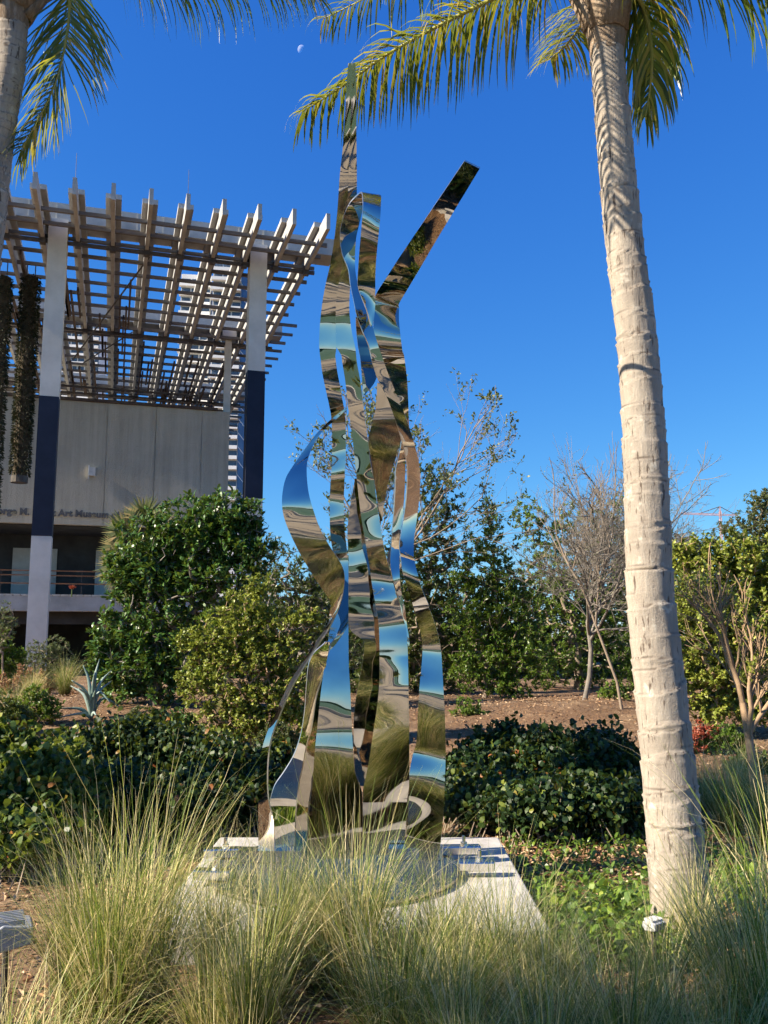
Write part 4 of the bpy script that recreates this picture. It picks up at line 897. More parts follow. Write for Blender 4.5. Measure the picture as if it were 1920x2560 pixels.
def rtree(name, label, D, base, height, kids, seed, r0, bark, spread=38, up=.10, first=.30, ratio=.62, lean=(0, 0), leaf=None, lsize=.06, lw=.03, per=3, leafy=.4, group=None, wander=.10, sq=1.0):
    rg = np.random.default_rng(seed); b0 = at(*base, D); gz = float(ground_h(b0[0], D)); b0 = np.array([b0[0], D, gz - .05]); root = empty(name, tuple(b0)); tag(root, label, 'tree', group)
    p = np.zeros((1, 3)); d = norm(np.array([[lean[0], lean[1], 1.0]])); L = np.array([height * first]); r = np.array([r0]); out = []
    for lv, k in enumerate([1] + kids):
        if lv:
            n = len(p); t = rg.uniform(.30 if lv > 1 else .55, 1.0, (n, k)); t[:, 0] = 1.0; seg = t * (pts.shape[1] - 1); i0 = np.minimum(seg.astype(int), pts.shape[1] - 2); f = (seg - i0)[..., None]
            ar = np.arange(n)[:, None]; sp = pts[ar, i0] * (1 - f) + pts[ar, i0 + 1] * f
            dev = norm(rg.normal(size=(n, k, 3)) * np.array([1, sq, .6])); dev = norm(dev - np.sum(dev * d[:, None], -1, keepdims=True) * d[:, None]); an = np.radians(rg.normal(spread, spread * .3, (n, k))); an[:, 0] *= .45
            nd = norm(d[:, None] * np.cos(an)[..., None] + dev * np.sin(an)[..., None] + np.array([0, 0, up])); L = (L[:, None] * ratio * rg.uniform(.7, 1.25, (n, k)) * (1.15 - .35 * t)).ravel() * (1.25 if lv == 1 else 1)
            r = (r[:, None] * np.where(np.arange(k)[None] == 0, .74, .52) * rg.uniform(.85, 1.1, (n, k))).ravel(); p = sp.reshape(-1, 3); d = nd.reshape(-1, 3)
        ns = 4; P_ = [p]; c = p; dd = d
        for q in range(ns):
            dd = norm(dd + rg.normal(0, wander, d.shape) + np.array([0, 0, up * .35])); c = c + dd * (L / ns)[:, None]; P_.append(c)
        pts = np.stack(P_, 1); d = dd
        rr = np.linspace(1, .74, ns + 1)
        for q in range(ns): out.append((lv, pts[:, q], pts[:, q + 1], np.maximum(r * rr[q], .0022), np.maximum(r * rr[q + 1], .0020)))
    for big in (True, False):
        o = [x for x in out if (x[0] <= 1) == big]; V, F = segs(np.concatenate([x[1] for x in o]), np.concatenate([x[2] + (x[2] - x[1]) * .03 for x in o]), np.concatenate([x[3] for x in o]), np.concatenate([x[4] for x in o]), 9 if big else 3)
        q = MB(); q.add(V, F); w_ = q.build('trunk' if big else 'branches', bark, root, True)
        if not big: w_['kind'] = 'stuff'
    if leaf is not None:
        T = pts[rg.uniform(0, 1, len(pts)) < leafy]; T = T[:, 1:].reshape(-1, 3); Pb = np.repeat(T, per, 0); n = len(Pb); q = MB()
        leaves(q, Pb + rg.normal(0, lsize * .3, (n, 3)), norm(rand_dirs(n, rg) + [0, 0, .4]), rg.uniform(.6, 1.1, n) * lsize, rg.uniform(.7, 1.1, n) * lw, six=True, r=rg); c_ = q.build('crown', leaf, root); c_['kind'] = 'stuff'
    return root
GS = 'shrubs and trees of the garden'
plant('glossy_shrub', 'large dark glossy shrub with rosettes of leaves in front of the museum wall', 'shrub', 15.0, (330, 1560), [(320, 1200, 95), (400, 1150, 90), (470, 1125, 75), (520, 1120, 60), (540, 1185, 70), (280, 1250, 70), (460, 1230, 105), (360, 1280, 95), (250, 1370, 60), (300, 1410, 75), (370, 1400, 90), (215, 1400, 30), (280, 1490, 70), (360, 1520, 60), (220, 1450, 40)], 2000, 101, True, .135, .048, 8, M['leaf_gloss'], M['bark_pale'], rtrunk=.10, six=True, group=GS, depth=.7, gap=.25)
plant('yellow_green_bush', 'yellow green small-leaved bush between the glossy shrub and the sculpture', 'shrub', 12.3, (540, 1640), [(540, 1330, 65), (560, 1270, 35), (480, 1390, 70), (600, 1390, 75), (530, 1450, 90), (650, 1350, 45), (680, 1330, 28), (430, 1480, 55), (610, 1490, 80), (500, 1540, 70), (420, 1390, 40), (560, 1570, 60), (640, 1550, 50), (440, 1580, 45)], 2600, 102, True, .060, .034, 7, M['leaf_yellow'], M['bark_tan'], rtrunk=.04, six=True, group=GS, upb=.6, depth=.7, gap=.2)
plant('twiggy_dark_shrub', 'dark twiggy shrub behind the bulging left ribbon of the sculpture', 'shrub', 17.0, (640, 1560), [(590, 1190, 40), (620, 1240, 65), (670, 1270, 60), (700, 1310, 60), (640, 1330, 70), (730, 1400, 70)], 800, 103, True, .07, .03, 6, M['leaf_dark'], M['bark_pale'], rtrunk=.06, group=GS, leafy=.85)
rtree('sparse_tree', 'tall sparse tree with pale twigs behind the sculpture', 18.0, (790, 1560), 10.4, [7, 4, 4, 3, 3], 104, .05, M['bark_twig'], spread=33, up=.10, first=.27, ratio=.67, leaf=M['leaf_olive'], lsize=.10, lw=.042, per=3, leafy=.40, group=GS, sq=.6)
plant('dark_evergreen', 'dark evergreen tree directly right of the sculpture in the background', 'tree', 20.5, (930, 1600), [(930, 1040, 50), (955, 1090, 55), (920, 1140, 75), (970, 1190, 60), (880, 1220, 90), (950, 1290, 85), (840, 1330, 100), (920, 1400, 100), (800, 1440, 100), (990, 1390, 60)], 1900, 105, True, .095, .045, 8, M['leaf_dark'], M['bark_twig'], rtrunk=.11, group=GS, gap=.2)
plant('bright_green_tree', 'bright green young tree with a narrow pointed top between evergreen and bare tree', 'tree', 19.0, (1050, 1590), [(1058, 1100, 22), (1060, 1135, 32), (1050, 1185, 48), (1010, 1250, 45), (1060, 1260, 70), (1110, 1300, 80), (1020, 1340, 70), (1080, 1390, 90), (1130, 1430, 80), (1030, 1440, 70), (1080, 1490, 60)], 1800, 106, True, .085, .045, 8, M['leaf_bright'], M['bark_twig'], rtrunk=.07, group=GS, gap=.15)
plant('background_green_tree', 'dense green tree behind the bare grey tree', 'tree', 23.0, (1250, 1560), [(1140, 1110, 45), (1170, 1170, 70), (1240, 1150, 70), (1320, 1140, 70), (1200, 1270, 100), (1300, 1270, 110), (1370, 1230, 80), (1250, 1400, 110), (1350, 1400, 100), (1180, 1440, 90)], 1700, 107, True, .10, .05, 8, M['leaf_bright'], M['bark_twig'], rtrunk=.12, group=GS, gap=.1)
rtree('bare_grey_tree', 'leafless grey tree with dense fine twigs left of the right palm trunk', 15.5, (1264, 1575), 10.8, [10, 6, 5, 5, 4], 108, .046, M['bark_pale'], spread=50, up=.10, first=.17, ratio=.70, leaf=M['leaf_olive'], lsize=.04, lw=.022, per=1, leafy=.05, group=GS)
rtree('slender_bare_tree', 'slender bare tree with long upright twigs just left of the right palm trunk', 14.6, (1345, 1565), 5.6, [4, 4, 4, 3], 118, .026, M['bark_twig'], spread=26, up=.16, first=.34, ratio=.66, lean=(-.08, 0), group=GS)
plant('right_yellow_bush', 'big sunlit yellow green bush right of the palm trunk', 'shrub', 13.0, (1540, 1640), [(1470, 1190, 45), (1510, 1230, 75), (1580, 1220, 75), (1650, 1240, 80), (1490, 1330, 80), (1580, 1340, 100), (1670, 1350, 90), (1480, 1440, 65), (1560, 1460, 80), (1640, 1460, 80), (1700, 1430, 70), (1450, 1500, 45), (1530, 1530, 50), (1610, 1530, 50), (1690, 1530, 50)], 2600, 109, True, .075, .042, 8, M['leaf_yellow'], M['bark_tan'], rtrunk=.06, six=True, group=GS, gap=.15)
plant('olive_round_tree', 'rounded olive tree rising at the right edge below the crane', 'tree', 28.0, (1640, 1540), [(1650, 1085, 45), (1630, 1130, 55), (1580, 1160, 45), (1680, 1150, 80), (1530, 1190, 40), (1470, 1180, 35), (1620, 1220, 80), (1720, 1100, 70), (1500, 1250, 70), (1560, 1300, 80)], 1600, 110, True, .11, .055, 8, M['leaf_olive'], M['bark_twig'], rtrunk=.14, group=GS)
rtree('forked_young_tree', 'young tree with forked grey trunk and orange twigs at the right edge', 9.0, (1637, 1740), 3.3, [4, 5, 5, 4], 114, .048, M['bark_tan'], spread=34, up=.16, first=.30, ratio=.70, leaf=M['leaf_yellow'], lsize=.055, lw=.03, per=3, leafy=.34, group=GS)
plant('small_bright_bush', 'small bright green bush on mulch at the foot of the bare tree', 'shrub', 15.8, (1325, 1570), [(1325, 1510, 38), (1300, 1535, 25), (1350, 1530, 28)], 260, 112, True, .06, .035, 8, M['leaf_bright'], M['bark_twig'], rtrunk=.015, group=GS, fork=.3)
plant('copper_shrub', 'red copper-leaved shrub right of the palm trunk', 'shrub', 12.0, (1505, 1690), [(1500, 1610, 40), (1525, 1585, 30), (1490, 1650, 32)], 260, 113, True, .05, .03, 6, M['leaf_red'], M['bark_twig'], rtrunk=.014, group=GS, fork=.3, leafy=.8)
plant('copper_seedling', 'tiny red-leaved seedling between copper shrub and forked tree', 'shrub', 11.5, (1585, 1690), [(1585, 1655, 20)], 60, 114, True, .05, .03, 5, M['leaf_red'], M['bark_twig'], rtrunk=.01, group=GS, fork=.3)
plant('grey_green_bush', 'feathery grey green bush in front of the painted museum column', 'shrub', 21.0, (105, 1530), [(85, 1420, 40), (120, 1400, 32), (60, 1450, 38), (115, 1460, 45), (150, 1440, 28)], 700, 115, True, .055, .018, 9, M['leaf_grey'], M['bark_twig'], rtrunk=.03, group=GS, fork=.3)
plant('edge_bush', 'leafy bush at the left edge under the museum deck', 'shrub', 20.0, (5, 1530), [(0, 1430, 40), (30, 1460, 35), (-20, 1400, 50), (10, 1490, 45), (40, 1420, 22)], 700, 116, True, .07, .035, 8, M['leaf_bright'], M['bark_twig'], rtrunk=.03, group=GS, fork=.3)
plant('thin_dry_bush', 'thin half-bare bush at the left edge in front of the deck', 'shrub', 19.0, (0, 1530), [(0, 1330, 35), (20, 1350, 25), (-10, 1380, 40)], 260, 117, True, .07, .03, 4, M['leaf_grey'], M['bark_twig'], rtrunk=.02, group=GS, leafy=.6)
plant('ground_shrub', 'low tangle of dark shrub behind the agave', 'shrub', 18.0, (270, 1570), [(240, 1470, 45), (300, 1500, 55), (270, 1530, 40), (330, 1540, 40)], 600, 119, True, .08, .035, 8, M['leaf_gloss'], M['bark_twig'], rtrunk=.02, group=GS, fork=.3)
plant('understory_shrub', 'shaded understory shrub behind the lower half of the sculpture', 'shrub', 21.5, (760, 1590), [(680, 1480, 70), (760, 1490, 80), (840, 1510, 80), (920, 1500, 80), (720, 1560, 50), (1000, 1500, 60)], 1200, 120, True, .085, .04, 8, M['leaf_dark'], M['bark_twig'], rtrunk=.04, group=GS, fork=.3)
plant('understory_bush', 'dark shrub mass behind the right palm trunk', 'shrub', 21.5, (1450, 1560), [(1400, 1430, 90), (1450, 1350, 90), (1440, 1250, 80), (1400, 1500, 60), (1500, 1500, 60)], 1000, 121, True, .085, .04, 8, M['leaf_bright'], M['bark_twig'], rtrunk=.04, group=GS, fork=.3)
for kx, (nm, lb, x, y, D, rr0, mt, sz) in enumerate([
    ('low_shrub', 'loose low green shrub above the left hedge, left of the agave', 75, 1520, 13.6, 38, 'leaf_bright', .06), ('low_shrub', 'dark low shrub at the left edge above the hedge', 10, 1540, 13.0, 42, 'leaf_dark', .065),
    ('low_shrub', 'dry brownish low shrub right of the agave', 300, 1560, 13.2, 34, 'leaf_olive', .05), ('low_shrub', 'low shrub under the glossy shrub near the mulch', 390, 1570, 13.0, 36, 'leaf_gloss', .07),
    ('low_shrub', 'small low shrub below the yellow green bush', 600, 1590, 11.6, 34, 'leaf_olive', .05), ('low_shrub', 'low shrub on the slope right of the palm trunk', 1560, 1600, 12.0, 40, 'leaf_bright', .055),
    ('low_shrub', 'low dark shrub between palm trunk and forked tree', 1620, 1650, 10.5, 40, 'leaf_dark', .055), ('low_shrub', 'small shrub on the mulch behind the right hedge', 1010, 1540, 14.5, 34, 'leaf_bright', .055)]):
    plant(nm, lb, 'shrub', D, (x, y + 40), [(x, y, rr0), (x - rr0 * .9, y + 18, rr0 * .7), (x + rr0 * .9, y + 14, rr0 * .75)], 300, 160 + kx, True, sz, sz * .5, 6, M[mt], M['bark_twig'], rtrunk=.012, group=GS, fork=.25, upb=.5)
for kx, (x, y, D, rr0) in enumerate([(480, 1330, 30, 130), (640, 1330, 31, 120), (760, 1290, 33, 130), (900, 1320, 34, 130), (1040, 1340, 35, 120), (1180, 1300, 36, 140), (1330, 1290, 37, 140), (1480, 1300, 36, 130), (1620, 1290, 38, 140), (1740, 1260, 36, 140)]):
    plant('boundary_tree', 'far boundary tree ' + ['at the far left behind the glossy shrub', 'behind the yellow green bush', 'left of the sculpture top ribbons, far back', 'straight behind the sculpture', 'behind the dark evergreen', 'behind the bright green tree', 'behind the bare grey tree', 'just right of the palm trunk, far back', 'behind the right yellow bush', 'at the far right edge'][kx], 'tree', D, (x, 1500), [(x, y, rr0), (x - 40, y + 100, rr0 * .9), (x + 50, y + 90, rr0 * .9), (x, y + 170, rr0 * .8)], 900, 130 + kx, True, .20, .11, 8, M[('leaf_bright', 'leaf_dark', 'leaf_olive')[kx % 3]], M['bark_twig'], rtrunk=.12, group='trees of the far boundary planting', fork=.35)

def copy_tree(o, loc, label, s=1.0, rz=0.0):
    c = o.copy(); SC.collection.objects.link(c); c.location = loc; c['label'] = label; c['group'] = 'planting behind the viewer'; c.scale = (s, s, s); c.rotation_euler = (0, 0, rz)
    for ch in o.children:
        k = ch.copy(); SC.collection.objects.link(k); k.parent = c
    return c
src = {o.name: o for o in SC.objects if o.parent is None}  # dark planting added behind the viewer to darken the steel's reflections
for kx, (nm, x, y, s1) in enumerate([('glossy_shrub', -7, -9.5, .9), ('dark_evergreen', 6.5, -10.5, .8), ('glossy_shrub', 1.6, -11.5, .45), ('yellow_green_bush', -2.6, -11, .8), ('dark_evergreen', -13, -11, 1.0), ('glossy_shrub', 12, -9, 1.0), ('yellow_green_bush', 4.2, -11.8, .7)]):
    copy_tree(src[nm], (x, y, 0), 'planting behind the viewer, ' + ['glossy shrub far left', 'evergreen at right', 'low glossy shrub in the middle', 'yellow green bush left of the middle', 'evergreen at the far left', 'glossy shrub at far right', 'yellow green bush right of the middle'][kx], s1, kx * 1.1)
# fan palm beside the glossy shrub
fp0 = at(295, 1560, 16.0); fp = empty('fan_palm', (fp0[0], 16.0, 0)); tag(fp, 'fan palm with pale slender trunk and stiff fans left of the glossy shrub', 'palm tree')
pt = [np.array([0, 0, 0.]), at(302, 1400, 16) - np.array(fp.location), at(300, 1250, 16) - np.array(fp.location), at(285, 1190, 16) - np.array(fp.location)]
q = MB(); V, F = tube(catmull(pt, 12), .085, 14); q.add(V + vnoise(V, 4, 20)[:, None] * .006, F); q.build('trunk', M['bark_pale'], fp, True)
hub = pt[-1]
for (hx, hy, rad, tilt) in ((262, 1150, 58, 2.6), (250, 1185, 55, 3.0), (248, 1225, 60, 3.5), (300, 1120, 55, 1.6), (330, 1150, 55, .8), (265, 1262, 50, 4.0)):
    c = at(hx + 15, hy, 15.8) - np.array(fp.location); rg = np.random.default_rng(int(hx)); n = 34; an = tilt + np.linspace(-1.6, 1.6, n); rr_ = px(rad, 16) * rg.uniform(.85, 1.05, n)
    q = MB(); Dr = np.stack([np.cos(an), rg.normal(-.25, .1, n), np.sin(an)], 1); leaves(q, np.repeat(c[None], n, 0), Dr, rr_, .045, up=np.repeat([[0, -1.0, .2]], n, 0), a=rg.uniform(0, 1, n), r=rg)
    fo = q.build('fan_leaf', M['fan_leaf'], fp); q = MB(); q.tube([hub, (hub + c) / 2 + [0, 0, .05], c], [.012, .01, .008], 5); q.build('stalk', M['rachis'], fo)

# agave
ag = empty('agave', tuple(at(197, 1545, 14.0))); ag.location.z = float(ground_h(ag.location.x, 14.0)); tag(ag, 'pale blue green agave rosette on the mulch at left', 'agave')
S0 = px(1, 14.0)
for k, (dx, dz, dy, wd) in enumerate([(-60, 18, -.1, 9), (-50, 62, .05, 9), (-22, 105, 0, 10), (5, 118, .1, 10), (12, 85, -.15, 11), (32, 95, .1, 9), (42, 45, -.05, 9), (-28, 75, -.2, 10), (-5, 60, -.3, 10), (22, 55, -.25, 9), (-40, 5, -.3, 8), (30, 8, -.3, 8), (55, 25, .2, 8), (-14, 92, .25, 9), (20, 70, .3, 9)]):
    tip = np.array([dx * S0, dy * 1.6, dz * S0 + .05]); bend = np.array([dx * S0 * .35, dy * .5, dz * S0 * .62 + .08]); droop = k in (6, 12)
    if droop: tip[2] -= .12; bend[2] += .12
    C = catmull([(0, 0, .02), bend, tip], 6); T = norm(np.gradient(C, axis=0)); S = norm(np.cross(T, [0, -1.0, .3])); N = np.cross(S, T); n = len(C); w = np.interp(np.linspace(0, 1, n), [0, .35, 1], [.7, 1, .03]) * wd * S0 * .34
    V = np.stack([C - S * w[:, None] + N * w[:, None] * .35, C, C + S * w[:, None] + N * w[:, None] * .35], 1).reshape(-1, 3); F = []
    for i in range(n - 1): F += [(3 * i, 3 * i + 1, 3 * i + 4, 3 * i + 3), (3 * i + 1, 3 * i + 2, 3 * i + 5, 3 * i + 4)]
    q = MB(); q.add(V, F, rng.uniform(0, 1)); o = q.build('leaf', M['agave'], ag, True); sm_ = o.modifiers.new('thick', 'SOLIDIFY'); sm_.thickness = .02

# ------------------------------------------------------------------ hedges of round glossy leaves
def hedge(name, label, lobes, D, n, seed, mat, size=.06, group='clipped cocoplum hedges'):
    rg = np.random.default_rng(seed); Ls = [(*at(x, y, D + dd)[:2], px(r, D) * 1.05, at(x, y, D + dd)[2] + px(r, D) * .55) for x, y, r, dd in lobes]
    c0 = np.mean([l[:2] for l in Ls], 0); root = empty(name, (c0[0], c0[1], 0)); tag(root, label, 'hedge', group); off = np.array([c0[0], c0[1], 0])
    T = []; Nn = []
    tot = sum(l[2] for l in Ls)
    for (x, y, r, top) in Ls:
        m = int(n * r / tot); d = rand_dirs(m, rg); d[:, 2] = np.abs(d[:, 2]) * rg.choice([1, 1, 1, -.4], m); hgt = max(top * .5, .2)
        rr_ = 1 + .16 * vnoise(d * 2 + x, seed, 2.5)
        sh = rg.uniform(0, 1, m) ** .35
        p = np.stack([x + d[:, 0] * r * rr_ * sh, y + d[:, 1] * r * .9 * rr_ * sh, hgt + d[:, 2] * hgt * rr_ * sh], 1)
        T.append(p); Nn.append(d)
    T = np.concatenate(T); Nn = np.concatenate(Nn); ok = T[:, 2] > .03; T = T[ok]; Nn = Nn[ok]
    # shoots poking out of the top
    up = rg.choice(len(T), len(T) // 14); T = np.concatenate([T, T[up] + np.array([0, 0, 1]) * (rg.uniform(0, 1, (len(up), 1)) ** 2.5 * .15 + .02)]); Nn = np.concatenate([Nn, Nn[up]])
    per = 6; Pb = np.repeat(T, per, 0) + rg.normal(0, .035, (len(T) * per, 3)); Dr = norm(np.repeat(Nn, per, 0) * .5 + rand_dirs(len(Pb), rg) + [0, 0, .35])
    q = MB(); leaves(q, Pb - off, Dr, rg.uniform(.6, 1.1, len(Pb)) * size, rg.uniform(.6, 1.0, len(Pb)) * size * .8, up=norm(np.repeat(Nn, per, 0) + rg.normal(0, .6, (len(Pb), 3))), six=True, curl=.05, r=rg)
    fo = q.build('foliage', mat, root); fo['kind'] = 'stuff'
    j = rg.choice(len(T), min(len(T), 900)); base = np.stack([T[j, 0] + rg.normal(0, .12, len(j)), T[j, 1] + rg.normal(0, .12, len(j)), np.full(len(j), .0)], 1)
    V, F = segs(base - off, T[j] - off, np.full(len(j), .006), np.full(len(j), .002), 3); q = MB(); q.add(V, F); tw = q.build('stems', M['bark_twig'], root); tw['kind'] = 'stuff'
hedge('cocoplum_hedge', 'dark rounded hedge behind the plinth between sculpture and palm trunk', [(1000, 1700, 85, 0), (1060, 1650, 90, .3), (1130, 1630, 85, .5), (1200, 1640, 100, .2), (1290, 1640, 95, .2), (1350, 1720, 85, 0), (1220, 1740, 110, -.4), (1080, 1760, 100, -.4), (1370, 1790, 70, -.3), (1330, 1610, 45, .4), (1090, 1590, 45, .5), (1160, 1800, 80, -.7), (1300, 1800, 80, -.6)], 8.0, 6500, 201, M['leaf_hedge'], .07)
hedge('cocoplum_hedge', 'dark hedge behind the left grass clump and left of the sculpture', [(160, 1640, 100, .2), (270, 1620, 105, .4), (380, 1630, 100, .4), (470, 1650, 95, .2), (550, 1700, 75, 0), (240, 1740, 120, -.5), (380, 1750, 120, -.5), (500, 1770, 90, -.4), (340, 1575, 55, .8), (160, 1760, 100, -.4), (590, 1640, 50, .3)], 8.0, 6500, 202, M['leaf_hedge'], .07)
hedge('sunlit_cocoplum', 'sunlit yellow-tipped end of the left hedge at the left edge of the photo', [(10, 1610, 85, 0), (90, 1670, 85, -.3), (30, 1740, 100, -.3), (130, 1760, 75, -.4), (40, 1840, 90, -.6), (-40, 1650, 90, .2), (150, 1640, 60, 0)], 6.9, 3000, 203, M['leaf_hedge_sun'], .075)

# ------------------------------------------------------------------ ornamental grass clumps
def grass_mesh(seed, n=2600, H=.95, base=.10, tilt=20, bend=55, segn=8, w=.0050, straw=.5, dirb=(0, 0)):
    rg = np.random.default_rng(seed); a = rg.uniform(0, 2 * math.pi, n); r = base * np.sqrt(rg.uniform(0, 1, n))
    p = np.stack([np.cos(a) * r, np.sin(a) * r, np.zeros(n)], 1); az = a + rg.normal(0, .7, n)
    t0 = np.radians(np.abs(rg.normal(tilt * .55, tilt * .6, n))) * (.5 + r / base * .7); L = H * np.clip(rg.normal(.80, .24, n), .25, 1.25); kb = np.radians(bend * rg.uniform(.05, 1.6, n)); kink = np.where(rg.uniform(0, 1, n) < .12, rg.uniform(.35, .8, n), 9.0)
    h = np.stack([np.cos(az) + dirb[0], np.sin(az) + dirb[1]], 1); h = h / np.linalg.norm(h, axis=1, keepdims=True); sd = np.stack([-h[:, 1], h[:, 0], np.zeros(n)], 1)
    ro = rg.uniform(-.9, .9, n)[:, None]; sd = norm(sd + np.c_[h, np.zeros(n)] * ro)
    rows = []; al = []
    wd = w * rg.uniform(.6, 1.2, n)
    for k in range(segn + 1):
        t = k / segn; rows += [p - sd * (wd * np.interp(t, [0, .5, 1], [1, .8, .12]))[:, None] / 2, p + sd * (wd * np.interp(t, [0, .5, 1], [1, .8, .12]))[:, None] / 2]; al += [t, t]
        th_ = t0 + kb * t ** 1.7 + np.where(t > kink, .9, 0); st = L / segn
        p = p + np.c_[h * np.sin(th_)[:, None], np.cos(th_)] * st[:, None] + rg.normal(0, .0045, (n, 3))
        p[:, 2] = np.maximum(p[:, 2], .01)
    V = np.stack(rows, 1).reshape(-1, 3); m = 2 * (segn + 1); F = (np.arange(n)[:, None, None] * m + np.array([[2 * k, 2 * k + 1, 2 * k + 3, 2 * k + 2] for k in range(segn)])[None]).reshape(-1, 4)
    c = np.clip(np.where(rg.uniform(0, 1, n) < straw, rg.normal(.75, .15, n), rg.normal(.25, .15, n)), 0, 1)
    return mesh_data('blades', V, [F], np.repeat(c, m), False, np.tile(al, n))
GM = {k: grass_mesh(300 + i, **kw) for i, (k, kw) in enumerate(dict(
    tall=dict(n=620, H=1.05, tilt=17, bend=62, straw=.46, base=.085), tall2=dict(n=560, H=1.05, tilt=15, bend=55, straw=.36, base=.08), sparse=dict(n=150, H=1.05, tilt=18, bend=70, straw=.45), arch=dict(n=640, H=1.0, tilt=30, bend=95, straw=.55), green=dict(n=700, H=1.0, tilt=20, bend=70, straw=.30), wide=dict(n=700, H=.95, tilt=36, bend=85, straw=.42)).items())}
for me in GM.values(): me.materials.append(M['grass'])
def clump(kind, x, D, s, label, rz=0.0, z=0.0, lean=(0, 0), dx=0.0):
    X0 = at(x, 1700, D)[0] + dx; root = empty('grass_clump', (X0, D, float(ground_h(X0, D)))); tag(root, label, 'ornamental grass', 'clumps of ornamental grass')
    o = mesh_obj('blades', GM[kind], None, root); o['kind'] = 'stuff'; o.rotation_euler = (lean[0], lean[1], rz); o.scale = (s, s, s)
#@@GRASS@@
clump('tall', 255, 3.75, .88, 'tall straw and green grass clump left of centre in the foreground')
clump('tall2', 335, 3.9, .78, 'upright grass clump right behind the tall left clump', 1.0)
clump('tall', 185, 4.0, .72, 'grass clump between the tall left clump and the left floodlight', 2.0)
clump('sparse', 330, 4.1, 1.08, 'thin clump of single green blades rising before the left hedge', 2.6)
clump('arch', 470, 3.6, .62, 'arching straw grass clump in front of the left plinth corner', .7)
clump('tall2', 550, 3.5, .70, 'green grass clump at bottom centre left', 3.0)
clump('arch', 30, 3.0, .66, 'arching straw grass clump at the bottom left corner', 1.4)
clump('wide', 150, 2.85, .62, 'low spreading grass clump at the bottom left edge', 4.0)
clump('sparse', 760, 4.25, .98, 'thin grass clump with long blades standing before the sculpture feet', 1.2)
clump('tall', 770, 4.15, .74, 'straw grass clump at the front middle of the plinth', 4.4)
clump('tall2', 690, 4.25, .62, 'short grass clump at the front left of the plinth middle', 5.2)
clump('green', 850, 3.45, .72, 'dark green shaded grass clump right of centre', 2.2)
clump('wide', 960, 3.3, .70, 'spreading shaded grass clump below the right plinth corner', 5.1)
clump('green', 1010, 3.0, .58, 'shaded grass clump at the bottom centre right', .4)
clump('wide', 1180, 3.05, .68, 'wide shaded grass clump at the bottom right of centre', 3.3)
clump('green', 1330, 3.15, .68, 'shaded grass clump at the bottom below the palm', 1.9)
clump('wide', 1440, 3.3, .60, 'spreading grass clump in front of the palm foot', 2.7)
clump('tall', 1490, 4.55, .52, 'straw grass clump hugging the palm foot', .9)
clump('green', 1590, 3.5, .84, 'tall green grass clump right of the palm foot', 5.6)
clump('tall2', 1665, 3.3, .84, 'grass clump cut by the lower right edge', 2.4)
clump('sparse', 1690, 4.4, 1.12, 'thin long-bladed grass clump at the right edge', 3.8)
clump('green', 1520, 2.9, .60, 'shaded grass clump at the bottom right edge', 4.1)
for kx in range(30):
    clump(('wide', 'green', 'arch')[kx % 3], 830, 1.0 + .48 * (kx % 4), .62, 'low grass clump at the kerb, ' + ['foremost', 'second', 'third', 'rearmost'][kx % 4] + ' row, ' + ['far left', 'left', 'left of the middle', 'middle', 'middle right', 'right', 'far right', 'outermost right'][kx // 4], kx * 1.3, dx=-2.6 + .20 * kx)
clump('tall', 470, 4.4, .62, 'straw grass clump hiding the left front corner of the plinth', .5)
clump('tall2', 620, 4.4, .54, 'grass clump before the left foot of the sculpture', 3.7)
clump('arch', 880, 4.25, .56, 'arching grass clump before the right foot of the sculpture', 2.5)
clump('green', 1040, 3.85, .60, 'dark grass clump covering the right front corner of the plinth', 1.7)
clump('wide', 1130, 3.6, .55, 'shaded spreading clump right of the plinth front', .2)
clump('wide', 1250, 3.5, .50, 'shaded spreading clump between plinth and palm foot', 5.9)
clump('wide', 1085, 3.95, .74, 'dark spreading clump over the right edge of the plinth', 2.9)
clump('green', 1180, 3.8, .62, 'dark clump just right of the plinth front', 4.9)
clump('wide', 985, 3.7, .66, 'dark clump before the plinth right of centre', 1.0)
clump('sparse', 1410, 4.1, .55, 'thin blades in front of the small white floodlight', 4.0)
clump('tall', 1385, 3.95, .36, 'short straw tuft below the small white floodlight', 2.0)
clump('tall', 600, 4.15, .66, 'thick straw clump before the left half of the base plate', 2.2)
clump('green', 950, 4.2, .64, 'green clump before the right rim of the base plate', 3.1)
# tufts on the far bed
clump('arch', 60, 16.5, .75, 'yellow green grassy tuft beside the orange spikes', 1.0, .1)
clump('green', 130, 17.0, .80, 'green grassy tuft left of the agave', 2.0, .1)
clump('arch', 250, 17.5, .60, 'grassy tuft right of the agave', 3.0, .1)
clump('arch', 20, 14.0, .70, 'dry tuft above the left hedge', .3, .1)
clump('arch', 1600, 9.5, .62, 'dry straw tuft left of the forked tree foot', .3)
clump('wide', 1520, 8.5, .66, 'straw tuft behind the palm trunk foot', 2.3)
clump('green', 1570, 7.5, .72, 'green grass tuft right of the palm trunk', 4.3)
clump('green', 1660, 7.0, .75, 'green grass tuft at the right edge behind the palm', 1.3)
clump('arch', 480, 14.5, .5, 'dry tuft on the mulch under the yellow green bush', 2.9, .1)

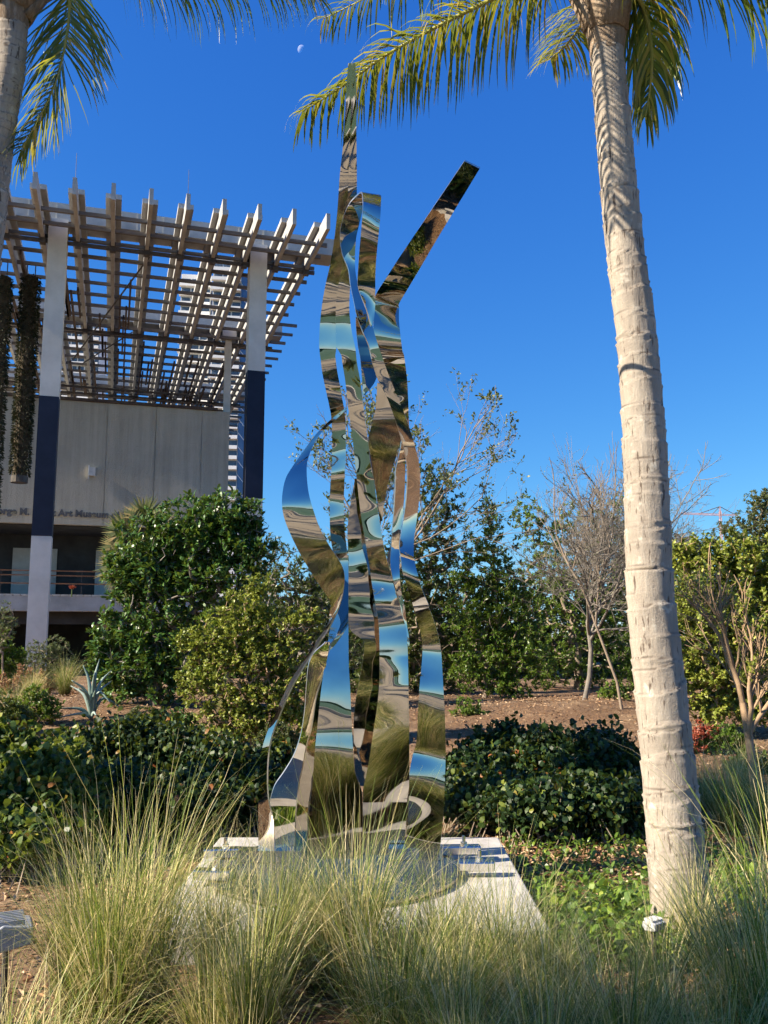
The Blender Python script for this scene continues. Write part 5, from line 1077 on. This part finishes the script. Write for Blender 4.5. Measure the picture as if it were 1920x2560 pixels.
# orange flower spikes
sp = empty('spike_flowers', (*at(65, 1540, 18.0)[:2], float(ground_h(at(65, 1540, 18.0)[0], 18.0)))); tag(sp, 'clump of orange brown flower spikes at the left edge of the bed', 'flowers')
for k, (x, y) in enumerate([(16, 1470), (35, 1462), (45, 1440), (62, 1448), (80, 1456), (90, 1452), (100, 1470), (108, 1475), (54, 1480), (122, 1462), (6, 1458), (150, 1448), (160, 1490), (27, 1485)]):
    t_ = at(x, y, 18.0 + rng.uniform(-.3, .3)) - np.array(sp.location); b0 = np.array([t_[0] + rng.normal(0, .05), t_[1], 0]); n = 70; z = rng.uniform(-.28, .03, n); d = rand_dirs(n)
    q = MB(); leaves(q, t_ + np.stack([d[:, 0] * .02, d[:, 1] * .02, z], 1), d + [0, 0, .6], .075, .035, a=rng.uniform(0, 1, n)); s1 = q.build('flower_spike', M['spike'], sp)
    q = MB(); q.tube([b0, t_], [.007, .005], 4); q.build('stem', M['rachis'], s1)
# red bromeliad and a dark pot plant on the deck behind the railing
br = empty('red_bromeliad', tuple(at(155, 1283, 36.2))); tag(br, 'small red-leaved plant behind the deck railing', 'plant')
q = MB(); n = 26; d = rand_dirs(n); d[:, 2] = np.abs(d[:, 2]) + .3; leaves(q, np.zeros((n, 3)) + [0, 0, .2], d, .20, .05, a=rng.uniform(0, 1, n)); q.build('leaves', M['leaf_red'], br)
q = MB(); q.tube([(0, 0, -.12), (0, 0, .2)], [.03, .02], 6); q.build('stem', M['leaf_dark'], br)

# ------------------------------------------------------------------ wood chips and ground cover
def scatter(name, n, region, size, mat, label, seed, lift=.02, aspect=.45, updir=False, six=False):
    rg = np.random.default_rng(seed); pts = []
    for (x0, x1, y0, y1, f) in region:
        m = int(n * f); pts.append(np.stack([rg.uniform(x0, x1, m), y0 + (y1 - y0) * rg.uniform(0, 1, m) ** 1.3], 1))
    p = np.concatenate(pts); z = ground_h(p[:, 0], p[:, 1]); m = len(p); Pb = np.c_[p, z + rg.uniform(.003, lift, m)]
    d = rg.normal(size=(m, 3)); d[:, 2] = np.abs(d[:, 2]) * (1.2 if updir else .25); q = MB(); leaves(q, Pb, d, rg.uniform(.5, 1.2, m) * size, rg.uniform(.5, 1.2, m) * size * aspect, up=norm(np.array([0, 0, 1.0]) + rg.normal(0, .35, (m, 3))), six=six, r=rg)
    o = q.build(name, mat); tag(o, label, None, None, 'stuff'); return o
tag(scatter('wood_chip_mulch', 60000, [(-9, 9, 8.5, 20, .6), (.6, 4.5, 6.2, 9.5, .2), (-4, 4, 3, 8, .2)], .055, M['chips'], 'brown wood chip mulch over the beds', 401), cat='mulch')
tag(scatter('ground_cover', 3000, [(.9, 2.6, 5.2, 7.6, .8), (1.6, 3.2, 6.0, 9.0, .2)], .055, M['leaf_bright'], 'low green ground cover leaves between plinth and palm', 402, .09, .6, True, True), cat='ground cover')
tag(scatter('leaf_weeds', 2500, [(.85, 1.6, 4.5, 5.6, .5), (2.0, 3.0, 4.3, 6.0, .5)], .07, M['leaf_bright'], 'broad-leaved weeds around the palm foot', 403, .16, .55, True, True), cat='weeds')

# ------------------------------------------------------------------ garden floodlights
def floodlight(c, yaw, s, label, grid=False):
    root = empty('garden_floodlight', (c[0], c[1], 0), yaw); tag(root, label, 'floodlight', 'garden floodlights')
    h = c[2]; q = MB()
    prof = [(-.5, -.20), (.30, -.34), (.5, -.10), (.5, .16), (.22, .34), (-.5, .22)]
    V = [(x * s, sgn * s * .55, h + z * s) for sgn in (-1, 1) for x, z in prof]; m = len(prof)
    q.add(V, [(i, (i + 1) % m, m + (i + 1) % m, m + i) for i in range(m)]); q.F.append(np.arange(m)[None][:, ::-1]); q.F.append(np.arange(m, 2 * m)[None])
    hd = q.build('housing', M['white' if grid else 'lamp_grey'], root); bm = hd.modifiers.new('bevel', 'BEVEL'); bm.width = .006; bm.segments = 2
    q = MB(); q.box((-.52 * s, -.48 * s, h - .17 * s), (-.503 * s, .48 * s, h + .19 * s)); q.build('lens', M['lens'], root)
    for k in range(7):
        y = (-.45 + .15 * k) * s; q = MB(); q.box((-.30 * s, y, h + .30 * s), (.36 * s, y + .03 * s, h + .42 * s)); q.build('cooling_fin', M['white' if grid else 'lamp_grey'], root)
    q = MB(); q.tube([(.1 * s, 0, 0), (.1 * s, 0, h - .2 * s)], [.014, .014], 8); q.build('stake', M['steel_dark'], root)
floodlight(at(24, 2014, 3.95), R(205), .16, 'grey floodlight at the left edge beside the tall grass')
floodlight(at(1413, 1998, 4.35), R(125), .075, 'small white floodlight with ribbed top in grass left of the palm foot', True)
